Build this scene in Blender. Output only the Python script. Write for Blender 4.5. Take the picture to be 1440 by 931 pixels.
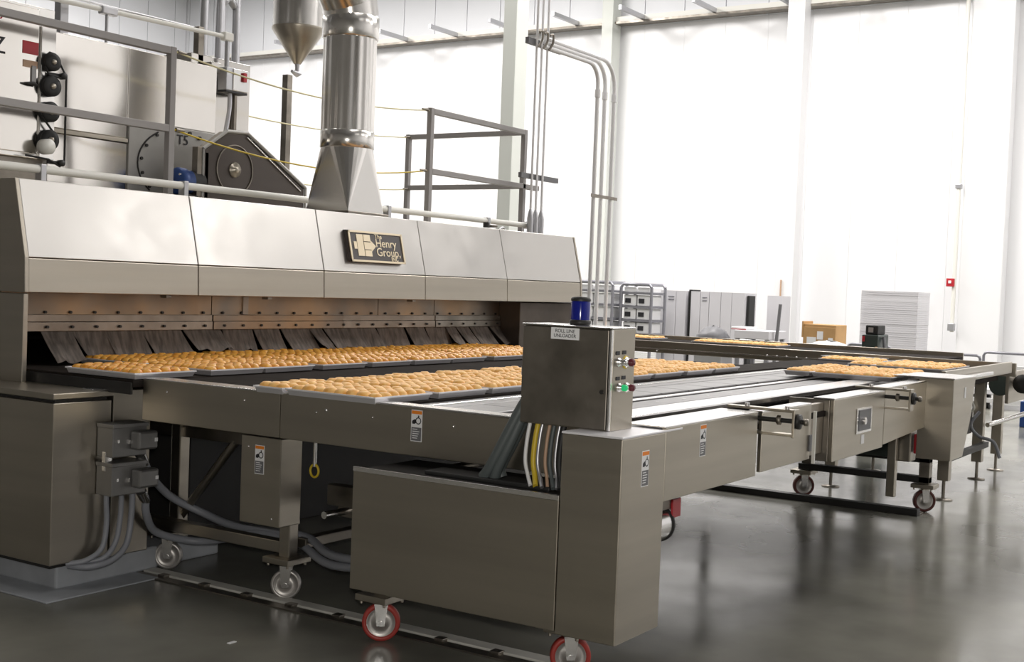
import bpy, bmesh, math, random
from mathutils import Vector, Matrix
random.seed(7)
for o in list(bpy.data.objects):
    bpy.data.objects.remove(o)
SC = bpy.context.scene
COL = SC.collection
PI = math.pi

# ---------------------------------------------------------------- camera
cam_data = bpy.data.cameras.new('camera')
cam_data.sensor_width = 36.0
cam_data.lens = 36.0 * 1759.28 / 1440.0
cam_data.clip_end = 200
cam = bpy.data.objects.new('camera', cam_data)
COL.objects.link(cam)
_m = Matrix((((0.5433479, 0.0095372, -0.8394534), (-0.8386274, 0.0519447, -0.5422231), (0.0384338, 0.9986044, 0.0362222))))
cam.matrix_world = Matrix.Translation((0, 0, 1.6)) @ _m.to_4x4()
SC.camera = cam

# ---------------------------------------------------------------- world, lamps, exposure
w = bpy.data.worlds.new('world')
SC.world = w
w.use_nodes = True
w.node_tree.nodes['Background'].inputs[0].default_value = (.75, .8, .9, 1)
w.node_tree.nodes['Background'].inputs[1].default_value = .3
SC.view_settings.view_transform = 'Standard'
SC.view_settings.look = 'None'
SC.view_settings.exposure = -0.95
SC.view_settings.gamma = 1.0
SC.view_settings.use_curve_mapping = False


def area_lamp(name, loc, sx, sy, power, col=(1, .97, .94), rot=(0, 0, 0)):
    l = bpy.data.lights.new(name, 'AREA')
    l.shape = 'RECTANGLE'; l.size = sx; l.size_y = sy; l.energy = power; l.color = col
    o = bpy.data.objects.new(name, l); o.location = loc; o.rotation_euler = rot
    COL.objects.link(o)
    return o


for lx in (6.0, 14.0, 22.0):
    for ly in (-9.0, 0.0, 9.0, 18.0, 26.0):
        area_lamp('high_bay_lamp', (lx, ly, 10.6), 5.0, 2.4, {6.0: 330, 14.0: 850, 22.0: 2100}[lx] * (.45 if ly < -5 else 1))
# the photographer's small flash beside the lens
fl = bpy.data.lights.new('flash_lamp', 'POINT'); fl.energy = 560; fl.shadow_soft_size = .05; fl.color = (1, .96, .9)
flo = bpy.data.objects.new('flash_lamp', fl); flo.location = (.05, .05, 1.72); COL.objects.link(flo)


# ---------------------------------------------------------------- materials
def mat(name, col, metal=0.0, rough=.5, bump=0, bscale=60, var=0, vscale=3, stretch=(1, 1, 1), spec=.5, wave=0, wscale=1.5,
        emit=None, col2=None, rvar=0, alpha=None, trans=0):
    m = bpy.data.materials.new(name)
    m.use_nodes = True
    nt = m.node_tree
    b = nt.nodes['Principled BSDF']
    b.inputs['Base Color'].default_value = (*col, 1)
    b.inputs['Metallic'].default_value = metal
    b.inputs['Roughness'].default_value = rough
    b.inputs['Specular IOR Level'].default_value = spec
    if trans: b.inputs['Transmission Weight'].default_value = trans
    if emit:
        b.inputs['Emission Color'].default_value = (*emit[0], 1)
        b.inputs['Emission Strength'].default_value = emit[1]
    geo = nt.nodes.new('ShaderNodeNewGeometry')
    mp = nt.nodes.new('ShaderNodeMapping')
    mp.inputs['Scale'].default_value = stretch
    nt.links.new(geo.outputs['Position'], mp.inputs[0])

    def noise(scale, detail=4):
        n = nt.nodes.new('ShaderNodeTexNoise')
        n.inputs['Scale'].default_value = scale
        n.inputs['Detail'].default_value = detail
        nt.links.new(mp.outputs[0], n.inputs['Vector'])
        return n
    if var or col2:
        n = noise(vscale)
        r = nt.nodes.new('ShaderNodeMix'); r.data_type = 'RGBA'
        c2 = col2 or tuple(c * (1 - var) for c in col)
        r.inputs[6].default_value = (*col, 1)
        r.inputs[7].default_value = (*c2, 1)
        ramp = nt.nodes.new('ShaderNodeMapRange')
        ramp.inputs[1].default_value = .35; ramp.inputs[2].default_value = .65
        nt.links.new(n.outputs[0], ramp.inputs[0])
        nt.links.new(ramp.outputs[0], r.inputs[0])
        nt.links.new(r.outputs[2], b.inputs['Base Color'])
    if rvar:
        n = noise(vscale * 1.7)
        mr = nt.nodes.new('ShaderNodeMapRange')
        mr.inputs[1].default_value = .3; mr.inputs[2].default_value = .7
        mr.inputs[3].default_value = rough - rvar; mr.inputs[4].default_value = rough + rvar
        nt.links.new(n.outputs[0], mr.inputs[0])
        nt.links.new(mr.outputs[0], b.inputs['Roughness'])
    last = None
    for amt, sc, dist, st in ((bump, bscale, .002, 1), (wave, wscale, .035, 0)):
        if amt:
            n = nt.nodes.new('ShaderNodeTexNoise')
            n.inputs['Scale'].default_value = sc
            n.inputs['Detail'].default_value = 3 if st else 0.5
            nt.links.new(mp.outputs[0] if st else geo.outputs['Position'], n.inputs['Vector'])
            bp = nt.nodes.new('ShaderNodeBump')
            bp.inputs['Strength'].default_value = amt
            bp.inputs['Distance'].default_value = dist
            nt.links.new(n.outputs[0], bp.inputs['Height'])
            if last: nt.links.new(last.outputs[0], bp.inputs['Normal'])
            last = bp
    if last: nt.links.new(last.outputs[0], b.inputs['Normal'])
    return m


M = {}
M['steel'] = mat('brushed_steel', (.45, .412, .350), 1, .34, bump=.035, bscale=14, stretch=(1, 1, 22), var=.10, vscale=.5, rvar=.04, wave=.12, wscale=1.6)
M['steel_dark'] = mat('worn_steel', (.33, .30, .26), 1, .42, var=.35, vscale=5, rvar=.08)
M['steel_hood'] = mat('hood_steel', (.57, .55, .525), 1, .32, wave=.8, wscale=1.0, rvar=.04)
M['steel_box'] = mat('housing_steel', (.74, .71, .67), 1, .15, wave=1.0, wscale=1.3)
M['steel_bright'] = mat('bright_steel', (.78, .77, .76), 1, .22)
M['duct'] = mat('galvanised_duct', (.76, .74, .71), 1, .21, wave=.15, wscale=3)
M['plate_grey'] = mat('dull_plate', (.42, .41, .39), .5, .45, var=.12, vscale=4)
M['brown_steel'] = mat('dark_brown_steel', (.11, .092, .078), .8, .5, var=.3, vscale=4)  # dark brown steel of the right end column, tone varied by noise
M['tinted'] = mat('heat_tinted_steel', (.40, .27, .165), 1, .42, col2=(.25, .215, .18), vscale=2.2, rvar=.08)
M['plate'] = mat('header_strip_steel', (.36, .31, .26), 1, .4, var=.3, vscale=5)
M['curtain'] = mat('scorched_cloth', (.075, .062, .052), 0, .8, bump=.5, bscale=40, stretch=(4, 1, 1), col2=(.17, .14, .12), vscale=9)
M['black'] = mat('black_steel', (.02, .019, .018), 0, .5)
M['bed'] = mat('dark_belt', (.030, .025, .022), 0, .8, var=.3, vscale=6, spec=.05)
M['rubber'] = mat('black_rubber', (.015, .015, .015), 0, .6)
M['pan'] = mat('aluminium_pan', (.66, .65, .68), .55, .36)
M['belt_slat'] = mat('slat_grey', (.17, .165, .165), .4, .4, var=.2, vscale=12)
M['roll_fresh'] = mat('crust_deep', (.72, .27, .03), 0, .28, col2=(.90, .50, .10), vscale=38, bump=.3, bscale=90)
M['roll'] = mat('crust_golden', (.84, .41, .085), 0, .5, col2=(.93, .58, .20), vscale=38, bump=.3, bscale=90)
M['hose'] = mat('grey_hose', (.25, .26, .29), 0, .42)
M['hose_dark'] = mat('dark_green_hose', (.085, .10, .10), 0, .5)
M['white'] = mat('white_paint', (.80, .80, .81), 0, .45)
M['cream'] = mat('off_white_pipe', (.78, .77, .72), 0, .4)
M['grey_paint'] = mat('grey_rail_paint', (.33, .315, .31), .1, .45)
M['floor'] = mat('sealed_concrete', (.255, .25, .215), 0, .20, var=.40, vscale=1.1, rvar=.06, bump=.03, bscale=3)
M['curb'] = mat('painted_curb', (.40, .42, .45), 0, .45, var=.18, vscale=6)
M['wall'] = mat('white_wall_panel', (.86, .86, .875), 0, .38, bump=.04, bscale=3, stretch=(1, 6, .3))
M['wall_up'] = mat('upper_wall_panel', (.78, .79, .82), 0, .45)
M['wall_dim'] = mat('grey_wall', (.26, .25, .235), 0, .6)
M['ceiling'] = mat('ceiling_deck', (.42, .42, .43), 0, .6)
M['column'] = mat('column_paint', (.66, .68, .64), 0, .5)
M['orange'] = mat('orange_print', (.85, .25, .02), 0, .5)
M['print'] = mat('black_print', (.02, .02, .025), 0, .5)
M['print_grey'] = mat('grey_print', (.16, .16, .17), 0, .5)
M['label'] = mat('label_white', (.85, .85, .86), 0, .5)
M['red'] = mat('red_plastic', (.45, .02, .03), 0, .35)
M['maroon'] = mat('maroon_button', (.12, .015, .025), 0, .3)
M['red_tyre'] = mat('red_tyre', (.38, .045, .035), 0, .45)
M['dark_tyre'] = mat('dark_red_tyre', (.11, .028, .022), 0, .5)
M['wheel'] = mat('steel_wheel', (.46, .44, .42), .7, .4)
M['blue'] = mat('blue_lens', (.004, .010, .20), 0, .15, emit=((.0, .02, .5), .04))
M['blue_motor'] = mat('blue_motor', (.02, .06, .22), .2, .4)
M['green_lamp'] = mat('green_lamp', (.02, .4, .15), 0, .2, emit=((.02, .8, .25), .6))
M['yellow'] = mat('yellow_jacket', (.62, .45, .03), 0, .45)
M['pale_yellow'] = mat('pale_chain', (.80, .74, .45), 0, .5)
M['sign'] = mat('sign_charcoal', (.085, .078, .078), .3, .45)
M['sign_gold'] = mat('sign_gold', (.78, .68, .50), .4, .4)
M['cardboard'] = mat('cardboard', (.52, .31, .13), 0, .75, var=.12, vscale=5)
M['stack'] = mat('grey_pan_stack', (.64, .63, .66), 0, .5, bump=.15, bscale=30, stretch=(.1, .1, 9))
M['track'] = mat('pale_track', (.70, .69, .64), .0, .45, var=.35, vscale=3)
M['machine'] = mat('dark_green_paint', (.035, .05, .045), 0, .4)
M['lilac'] = mat('rack_grey', (.28, .28, .31), .5, .4)
M['zinc'] = mat('zinc_conduit', (.50, .50, .52), .8, .38)
M['junction'] = mat('junction_grey', (.26, .255, .25), .7, .42)
M['pale_highlight'] = mat('painted_highlight', (.84, .83, .86), .25, .35)  # pale tone paints the highlight on pan edges and the tower lid
M['tan'] = mat('tan_sticker', (.50, .33, .22), 0, .5)


# ---------------------------------------------------------------- mesh builder
class MB:
    def __init__(s):
        s.v = []; s.f = []; s.s = []

    def face(s, pts, smooth=False):
        i = len(s.v); s.v += [tuple(p) for p in pts]
        s.f.append(tuple(range(i, i + len(pts)))); s.s.append(smooth)

    def box(s, a, b):
        x0, x1 = sorted((a[0], b[0])); y0, y1 = sorted((a[1], b[1])); z0, z1 = sorted((a[2], b[2]))
        i = len(s.v)
        s.v += [(x, y, z) for x in (x0, x1) for y in (y0, y1) for z in (z0, z1)]
        for f in ((0, 1, 3, 2), (4, 6, 7, 5), (0, 4, 5, 1), (2, 3, 7, 6), (0, 2, 6, 4), (1, 5, 7, 3)):
            s.f.append(tuple(i + k for k in f)); s.s.append(False)
        return s

    def prism(s, poly, axis, a, b):
        """poly: list of 2-D points in the two other axes (in x,y,z order), extruded from a to b along axis"""
        def p3(p, t):
            q = list(p); q.insert(axis, t); return tuple(q)
        i = len(s.v); n = len(poly)
        s.v += [p3(p, a) for p in poly] + [p3(p, b) for p in poly]
        s.f.append(tuple(i + k for k in range(n))); s.f.append(tuple(i + n + k for k in reversed(range(n))))
        s.s += [False, False]
        for k in range(n):
            l = (k + 1) % n
            s.f.append((i + k, i + n + k, i + n + l, i + l)); s.s.append(False)
        return s

    def rings(s, rings, caps=True, smooth=True, closed=False):
        i = len(s.v); n = len(rings[0])
        for r in rings: s.v += [tuple(p) for p in r]
        m = len(rings)
        for a in range(m if closed else m - 1):
            b = (a + 1) % m
            for k in range(n):
                l = (k + 1) % n
                s.f.append((i + a * n + k, i + a * n + l, i + b * n + l, i + b * n + k)); s.s.append(smooth)
        if caps and not closed:
            s.face(list(reversed(rings[0]))); s.face(list(rings[-1]))
        return s

    def tube(s, pts, r, n=8, caps=True, closed=False):
        P = [Vector(p) for p in pts]
        R = r if isinstance(r, (list, tuple)) else [r] * len(P)
        rings = []; up = None
        for k, p in enumerate(P):
            if closed:
                d = (P[(k + 1) % len(P)] - P[k - 1])
            else:
                d = (P[min(k + 1, len(P) - 1)] - P[max(k - 1, 0)])
            d.normalize()
            if up is None:
                up = Vector((0, 0, 1)) if abs(d.z) < .9 else Vector((1, 0, 0))
            a = d.cross(up); a.normalize(); b = a.cross(d); b.normalize(); up = b
            rings.append([p + a * (R[k] * math.cos(t)) + b * (R[k] * math.sin(t)) for t in [2 * PI * q / n for q in range(n)]])
        return s.rings(rings, caps, True, closed)

    def cyl(s, a, b, r, r2=None, n=20):
        return s.tube([a, b], [r, r if r2 is None else r2], n)

    def lathe(s, prof, c, n=24, axis=2):
        rings = []
        for r, h in prof:
            ring = []
            for q in range(n):
                t = 2 * PI * q / n
                u, v = r * math.cos(t), r * math.sin(t)
                if axis == 2: ring.append((c[0] + u, c[1] + v, c[2] + h))
                elif axis == 0: ring.append((c[0] + h, c[1] + u, c[2] + v))
                else: ring.append((c[0] + v, c[1] + h, c[2] + u))
            rings.append(ring)
        return s.rings(rings)

    def build(s, name, m, parent=None, bevel=0, kind=None, label=None, smooth_all=False):
        me = bpy.data.meshes.new(name)
        off = Vector((0, 0, 0)); q = parent
        while q is not None:
            off += Vector(q.location); q = q.parent
        me.from_pydata([tuple(Vector(p) - off) for p in s.v], [], s.f)
        me.update()
        me.polygons.foreach_set('use_smooth', [bool(x or smooth_all) for x in s.s])
        bm = bmesh.new(); bm.from_mesh(me); bmesh.ops.recalc_face_normals(bm, faces=bm.faces); bm.to_mesh(me); bm.free()
        me.materials.append(M[m] if isinstance(m, str) else m)
        o = bpy.data.objects.new(name, me); COL.objects.link(o)
        if parent: o.parent = parent
        if bevel:
            md = o.modifiers.new('bevel', 'BEVEL'); md.width = bevel; md.segments = 2; md.limit_method = 'ANGLE'; md.angle_limit = .7
            md.harden_normals = False
        if kind: o['kind'] = kind
        if label: o['label'] = label
        return o


def tag(o, label, cat, group=None, kind=None):
    o['label'] = label; o['category'] = cat
    if group: o['group'] = group
    if kind: o['kind'] = kind
    return o


def thing(name, label, cat, loc=(0, 0, 0), group=None):
    o = bpy.data.objects.new(name, None); o.empty_display_size = .1
    COL.objects.link(o); o.location = loc
    return tag(o, label, cat, group)


def B(name, m, parent, a, b, bevel=.003, **k):
    return MB().box(a, b).build(name, m, parent, bevel, **k)


def TB(name, m, parent, pts, r, n=10, **k):
    return MB().tube(pts, r, n).build(name, m, parent, **k)


def structure(o):
    o['kind'] = 'structure'; return o


def smooth_path(pts, n=6):
    P = [Vector(p) for p in pts]; out = []
    for i in range(len(P) - 1):
        a = P[max(i - 1, 0)]; b = P[i]; c = P[i + 1]; d = P[min(i + 2, len(P) - 1)]
        for k in range(n):
            t = k / n
            out.append(.5 * ((2 * b) + (c - a) * t + (2 * a - 5 * b + 4 * c - d) * t * t + (3 * b - a - 3 * c + d) * t ** 3))
    out.append(P[-1])
    return out


def dup(root, loc, label=None, group=None):
    r = root.copy(); COL.objects.link(r); r.location = loc
    if label: r['label'] = label
    if group: r['group'] = group
    for ch in list(root.children):
        c = ch.copy(); COL.objects.link(c); c.parent = r
        for g in list(ch.children):
            d = g.copy(); COL.objects.link(d); d.parent = c
    return r


def text(name, body, size, m, parent, world, rot, align='LEFT', extrude=.001, sx=1.0, bold=0.0):
    cu = bpy.data.curves.new(name, 'FONT'); cu.body = body; cu.size = size; cu.extrude = extrude; cu.offset = bold; cu.align_x = align; cu.align_y = 'CENTER'
    tmp = bpy.data.objects.new('tmp', cu); COL.objects.link(tmp)
    dg = bpy.context.evaluated_depsgraph_get()
    me = bpy.data.meshes.new_from_object(tmp.evaluated_get(dg))
    bpy.data.objects.remove(tmp)
    me.materials.clear(); me.materials.append(M[m]); me.name = name
    o = bpy.data.objects.new(name, me); COL.objects.link(o)
    off = Vector((0, 0, 0)); q = parent
    while q is not None:
        off += Vector(q.location); q = q.parent
    o.parent = parent; o.location = Vector(world) - off; o.rotation_euler = rot; o.scale = (sx, 1, 1)
    return o


FACE_Y = (PI / 2, 0, 0)          # lettering on a face that looks to -Y
FACE_X = (PI / 2, 0, -PI / 2)    # lettering on a face that looks to -X

# ---------------------------------------------------------------- the setting
XW, YL, XF, YR, ZC = 29.0, 32.0, -9.0, -13.0, 11.0
structure(MB().box((XF, YR, -.1), (XW + .1, YL, 0)).build('floor', 'floor'))
structure(MB().box((XF, YR, ZC), (XW + .1, YL, ZC + .1)).build('ceiling', 'ceiling'))
structure(MB().box((XF - .1, YR, 0), (XF, YL, ZC)).build('wall_front', 'wall_dim'))
structure(MB().box((XF, YR - .1, 0), (XW, YR, ZC)).build('wall_right', 'wall'))
wl = structure(MB().box((XF, YL, 0), (XW, YL + .1, ZC)).build('wall_left', 'wall'))
wb = structure(MB().box((XW, YR, 0), (XW + .1, YL, ZC)).build('wall_back', 'wall'))
k = 0
y = YR
while y < YL - .1:
    y1 = min(y + 1.12, YL)
    B('wall_panel', 'wall', wb, (XW - .02, y + .002, .002), (XW + .001, y1 - .002, 8.40), 0)
    B('wall_panel', 'wall_up', wb, (XW - .06, y + .012, 8.42), (XW + .001, y1 - .012, ZC - .01), 0)
    y = y1
x = 15.0
while x < XW - .2:
    B('wall_panel', 'wall_up', wl, (x + .012, YL - .06, 0.01), (min(x + 1.12, XW - .07) - .012, YL + .001, ZC - .01), 0)
    x += 1.12
# steel columns
B('trim_1', 'column', None, (17.0, 11.12, 0), (17.36, 11.37, ZC), .01, kind='structure')
B('trim_2', 'column', None, (28.45, 15.66, 0), (28.9, 15.98, ZC), .01, kind='structure')
B('trim_3', 'white', None, (28.2, 10.45, 0), (28.6, 10.86, ZC), .01, kind='structure')
B('trim_4', 'white', None, (28.5, 5.85, 0), (28.95, 6.75, ZC), .02, kind='structure')

# lighting trunk along the back wall
t = thing('cable_tray', 'long white cable tray with cross arms high on the white back wall', 'cable tray', (28.7, 10, 8.45))
B('tray_channel', 'cream', t, (28.62, YR + .5, 8.50), (28.92, YL - .5, 8.62), 0)
B('tray_edge', 'steel_dark', t, (28.56, YR + .5, 8.43), (28.92, YL - .5, 8.485), 0)
for ya in (26.4, 24.2, 22.45, 20.7, 18.75, 16.8, 14.87, 12.9, 10.95, 9.0, 7.1, 5.2):
    B('cross_arm', 'zinc', t, (27.35, ya - .04, 8.49), (28.93, ya + .04, 8.60), 0)
# fire alarm and its conduit
t = thing('fire_alarm', 'small red fire alarm on conduit of the white back wall', 'alarm', (28.42, 6.88, 2.04))
B('housing', 'red', t, (28.30, 6.80, 1.95), (28.42, 6.97, 2.13), .01)
B('strobe', 'label', t, (28.28, 6.86, 2.02), (28.31, 6.92, 2.08), .004)
t = thing('wall_conduit', 'thin white vertical pipe on the white wall above the red alarm', 'pipe', (28.4, 6.82, 1))
TB('pipe', 'cream', t, [(28.4, 6.82, .95), (28.4, 6.82, 8.4)], .045)
B('outlet_box', 'zinc', t, (28.3, 6.76, .98), (28.45, 6.9, 1.14), .01)
B('coupling', 'zinc', t, (28.33, 6.76, 4.1), (28.47, 6.89, 4.2), .01)

# ---------------------------------------------------------------- oven
ov = thing('tunnel_oven', 'long stainless steel tunnel oven with sloped hood and scorched cloth curtain', 'oven', (7.0, 5.73, 0))
XS = [4.15, 5.34, 6.48, 7.63, 8.77, 10.0]
for a, b in zip(XS[:-1], XS[1:]):
    a += .003; b -= .003
    hp = MB().prism([(5.83, 2.07), (5.73, 1.652), (5.76, 1.652), (5.86, 2.07)], 0, a, b).build('hood_panel', 'steel_hood', ov, .004)
    MB().prism([(5.73, 1.648), (5.722, 1.466), (5.742, 1.466), (5.76, 1.648)], 0, a, b).build('lower_hood_panel', 'steel', ov, .004)
prof = [(5.825, 2.07), (5.725, 1.652), (5.718, 1.466), (8.0, 1.466), (8.0, 2.07)]
MB().prism(prof, 0, 4.125, 4.152).build('hood_end', 'steel', ov, .004)
MB().prism(prof, 0, 9.998, 10.025).build('hood_end', 'steel', ov, .004)
B('roof_plate', 'steel', ov, (4.15, 5.845, 2.02), (10.0, 8.9, 2.045))
B('roof_plate', 'steel_dark', ov, (10.03, 6.4, 2.0), (10.8, 8.6, 2.045))
B('roof_body', 'steel_dark', ov, (4.16, 6.06, 1.30), (9.97, 8.9, 2.0))
B('end_plate', 'steel', ov, (4.128, 5.73, .99), (4.158, 8.0, 1.46), .004)
B('end_column', 'brown_steel', ov, (9.05, 5.77, 0), (9.97, 8.4, 1.46), .006)
B('dark_backing', 'black', ov, (4.2, 8.2, .5), (9.05, 8.25, 1.3), 0)  # unseen black plate added to keep the tunnel interior dark
B('base_frame', 'black', ov, (5.2, 5.6, 0), (9.05, 8.0, .95), .005)
HX = [4.36, 5.70, 6.97, 8.10, 9.05]
UX = [4.17, 5.70, 7.39, 8.10, 9.05]
for i, (a, b) in enumerate(zip(UX[:-1], UX[1:])):
    B('header_plate', 'tinted', ov, (a + .003, 5.985, 1.335), (b - .003, 6.0, 1.47), .002)
HX[0] = 4.17
for i, (a, b) in enumerate(zip(HX[:-1], HX[1:])):
    B('curtain_clamp', ['plate', 'tinted', 'plate', 'steel_dark'][i], ov, (a + .003, 5.972 - .004 * (i % 2), 1.298), (b - .003, 5.986, 1.338), .002)
    B('curtain_clamp', ['plate', 'tinted', 'plate', 'steel_dark'][i], ov, (a + .003, 5.966 - .004 * (i % 2), 1.245), (b - .003, 5.982, 1.296), .002)
bolts = MB()
x = 4.45
while x < 9.0:
    for z in (1.352, 1.27):
        yy = 5.985 if z > 1.3 else 5.964
        bolts.cyl((x, yy, z), (x, yy - .012, z), .009, n=6)
    x += .168
bolts.build('bolt_row', 'black', ov, kind='stuff')
for x in (5.13, 5.98, 7.52):
    B('hood_bracket', 'steel_dark', ov, (x - .02, 5.745, 1.448), (x + .02, 5.80, 1.467), .003)
B('hood_bracket', 'plate', ov, (5.97, 5.975, 1.34), (6.02, 5.986, 1.46), .002)
# scorched curtain, strip by strip
x = 4.42
while x < 8.95:
    wd = random.uniform(.12, .36)
    lift = random.uniform(-.04, .02); fwd = random.uniform(.05, .15); sl = random.uniform(.03, .10)
    n = 8; rings = []
    rows = 7
    mb = MB()
    grid = []
    for r in range(rows):
        tt = r / (rows - 1)
        row = []
        for c in range(n + 1):
            cc = c / n
            xx = x + cc * (wd + .012 * (1 - tt)) + sl * tt
            zz = 1.262 - (.158 - lift) * tt ** 1.15 + (.010 * math.sin(cc * 9 + x * 7) + random.uniform(-.008, .008)) * (tt > .9)
            yy = 5.985 - fwd * tt ** 1.5 - .012 * math.sin(cc * 6 + x * 3) * tt
            row.append((xx, yy, zz))
        grid.append(row)
    for off in (0, .006):
        for r in range(rows - 1):
            for c in range(n):
                q = [grid[r][c], grid[r][c + 1], grid[r + 1][c + 1], grid[r + 1][c]]
                mb.face([(p[0], p[1] + off, p[2]) for p in q], True)
    mb.build('curtain_strip', 'curtain', ov)
    x += wd + (random.uniform(.012, .045) if random.random() < .75 else 0)
# belt that carries the pans out
B('oven_belt', 'bed', ov, (4.2, 4.945, 1.02), (9.05, 8.2, 1.058), .004)
B('belt_side', 'black', ov, (4.19, 4.95, .985), (4.205, 8.0, 1.045), .003)
# maker's plate on the hood
TS = (5.83 - 5.73) / (2.07 - 1.652)
def hs(z, out=0): return 5.73 + (z - 1.652) * TS - out
tilt = math.atan(TS)
def plate(name, m, par, x0, x1, z0, z1, o0, o1, poly=None):
    poly = poly or [(x0, z0), (x1, z0), (x1, z1), (x0, z1)]
    mb = MB(); n = len(poly)
    rr = [[(p[0], hs(p[1], o), p[1]) for p in poly] for o in (o0, o1)]
    i = 0
    mb.v = rr[0] + rr[1]
    mb.f = [tuple(range(n)), tuple(range(2 * n - 1, n - 1, -1))] + [(k, n + k, n + (k + 1) % n, (k + 1) % n) for k in range(n)]
    mb.s = [False] * len(mb.f)
    return mb.build(name, m, par)
NX0, NX1, NZ0, NZ1 = 6.745, 7.355, 1.728, 1.948
np_ = plate('nameplate', 'sign', ov, NX0, NX1, NZ0, NZ1, .0, .035)
np_['label'] = 'charcoal maker plate with gold frame and lettering'
for (a, b, c, d) in ((NX0, NX1, NZ0, NZ0 + .014), (NX0, NX1, NZ1 - .014, NZ1), (NX0, NX0 + .016, NZ0, NZ1), (NX1 - .016, NX1, NZ0, NZ1)):
    plate('plate_frame', 'sign_gold', np_, a, b, c, d, .03, .042)
# emblem: two upright bars crossed by an arrow
ex, ez = NX0 + .075, NZ0 + .03
for poly in ([(0, .012), (.062, .012), (.062, .165), (0, .165)], [(.068, .012), (.135, .012), (.135, .055), (.068, .055)],
             [(.068, .118), (.135, .118), (.135, .165), (.068, .165)], [(-.032, .06), (-.004, .06), (-.004, .112), (-.032, .112)],
             [(.068, .06), (.135, .06), (.135, .046), (.185, .086), (.135, .127), (.135, .112), (.068, .112)]):
    plate('emblem', 'sign_gold', np_, 0, 0, 0, 0, .034, .039, [(ex + .01 + p[0] * 1.12, ez + p[1]) for p in poly])
rot = (PI / 2 - tilt, 0, 0)
for body, x, z, s in (('The', 7.035, 1.914, .046), ('Henry', 7.035, 1.866, .085), ('Group,', 7.035, 1.802, .085), ('INC', 7.195, 1.757, .042)):
    text('lettering', body, s, 'sign_gold', np_, (x, hs(z, .037), z), rot, sx=1.12, bold=.0007)

# ---------------------------------------------------------------- curb and drive cabinet at the oven's near corner
t = thing('concrete_curb', 'pale grey painted concrete curb under the steel cabinet', 'curb', (4.3, 5.6, 0))
B('riser', 'curb', t, (3.97, 5.2, .004), (4.62, 8.0, .125), .012)
B('floor_skirt', 'curb', t, (3.78, 5.02, 0), (4.47, 8.0, .008), .003)
B('small_step', 'curb', t, (4.63, 5.24, .0), (5.1, 6.0, .11), .012)
cb = thing('drive_cabinet', 'stainless steel cabinet with ledge top at the left end of the oven', 'cabinet', (4.2, 5.6, .13))
B('body', 'steel', cb, (3.87, 5.12, .15), (4.215, 7.6, .945), .004)
B('recess', 'black', cb, (3.90, 5.15, .945), (4.21, 7.6, .962), 0)
B('ledge', 'steel', cb, (3.865, 5.115, .962), (4.225, 7.6, .992), .004)
B('side_panel', 'steel', cb, (4.228, 5.12, .14), (4.47, 7.6, .99), .004)
B('foot', 'black', cb, (3.93, 5.2, .115), (4.4, 7.2, .15), 0)
B('hinge', 'steel_bright', cb, (4.13, 5.16, .99), (4.20, 5.24, .998), .002)
for i, (zt, dx) in enumerate(((.832, 0), (.638, .012))):
    jb = thing('junction_box', ['upper grey junction box on the cabinet side with hose below', 'lower grey junction box on the cabinet side with three hoses'][i],
               'junction box', (4.24, 5.12, zt - .17), 'junction boxes on the oven cabinet')
    B('box', 'junction', jb, (4.13, 5.0, zt - .165), (4.345, 5.118, zt - .005), .004)
    B('lid', 'junction', jb, (4.125, 4.992, zt - .018), (4.35, 5.118, zt + .002), .003)
    B('switch_cover', 'junction', jb, (4.235 + dx, 4.93, zt - .13), (4.36 + dx, 4.999, zt - .035), .012)
    B('tag', 'label', jb, (4.335 + dx, 4.926, zt - .09), (4.352 + dx, 4.931, zt - .072), 0)
    B('screw', 'steel_bright', jb, (4.155, 4.99, zt - .09), (4.165, 4.999, zt - .075), 0)
    B('screw', 'steel_bright', jb, (4.225, 4.99, zt - .1), (4.235, 4.999, zt - .08), 0)
    MB().tube([(4.33 + dx, 5.03, zt - .163), (4.36 + dx, 5.04, zt - .2), (4.39 + dx, 5.06, zt - .225)], [.028, .026, .022], 12).build('hose_fitting', 'steel_bright', jb)
def hose(name, label, pts, r, m='hose', cat='hose', group=None, n=10, fit=True):
    o = MB().tube(smooth_path(pts), r, n).build(name, m)
    return tag(o, label, cat, group)
G = 'flexible hoses at the oven end'
hose('flexible_hose', 'thick grey hose sagging from the upper junction box behind the conveyor leg',
     [(4.39, 5.06, .61), (4.44, 5.07, .54), (4.60, 5.10, .41), (4.74, 5.0, .315), (4.76, 4.78, .272), (4.76, 4.5, .285), (4.75, 4.25, .285), (4.6, 3.95, .262), (4.42, 3.4, .33)], .021, group=G)
hose('flexible_hose', 'thick grey hose sagging lowest from the lower junction box towards the drive box',
     [(4.40, 5.06, .415), (4.42, 5.07, .33), (4.52, 5.1, .225), (4.70, 5.02, .165), (4.76, 4.85, .19), (4.75, 4.6, .262), (4.74, 4.3, .25), (4.6, 3.95, .215), (4.42, 3.3, .33)], .021, group=G)
hose('flexible_hose', 'grey hose running down from the chrome elbow on the cabinet', [(4.15, 5.06, .56), (4.15, 5.06, .45), (4.155, 5.06, .33), (4.13, 5.06, .21), (4.05, 5.08, .157), (3.98, 5.14, .142)], .014, group=G)
hose('flexible_hose', 'grey hose leaving the lower junction box bottom, left of two', [(4.235, 5.05, .475), (4.232, 5.05, .36), (4.205, 5.05, .23), (4.13, 5.06, .155), (4.02, 5.15, .14)], .014, group=G)
hose('flexible_hose', 'grey hose leaving the lower junction box bottom, right of two', [(4.305, 5.05, .475), (4.30, 5.05, .34), (4.265, 5.04, .21), (4.18, 5.04, .145), (4.06, 5.06, .126), (4.0, 5.15, .13)], .016, group=G)
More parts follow.
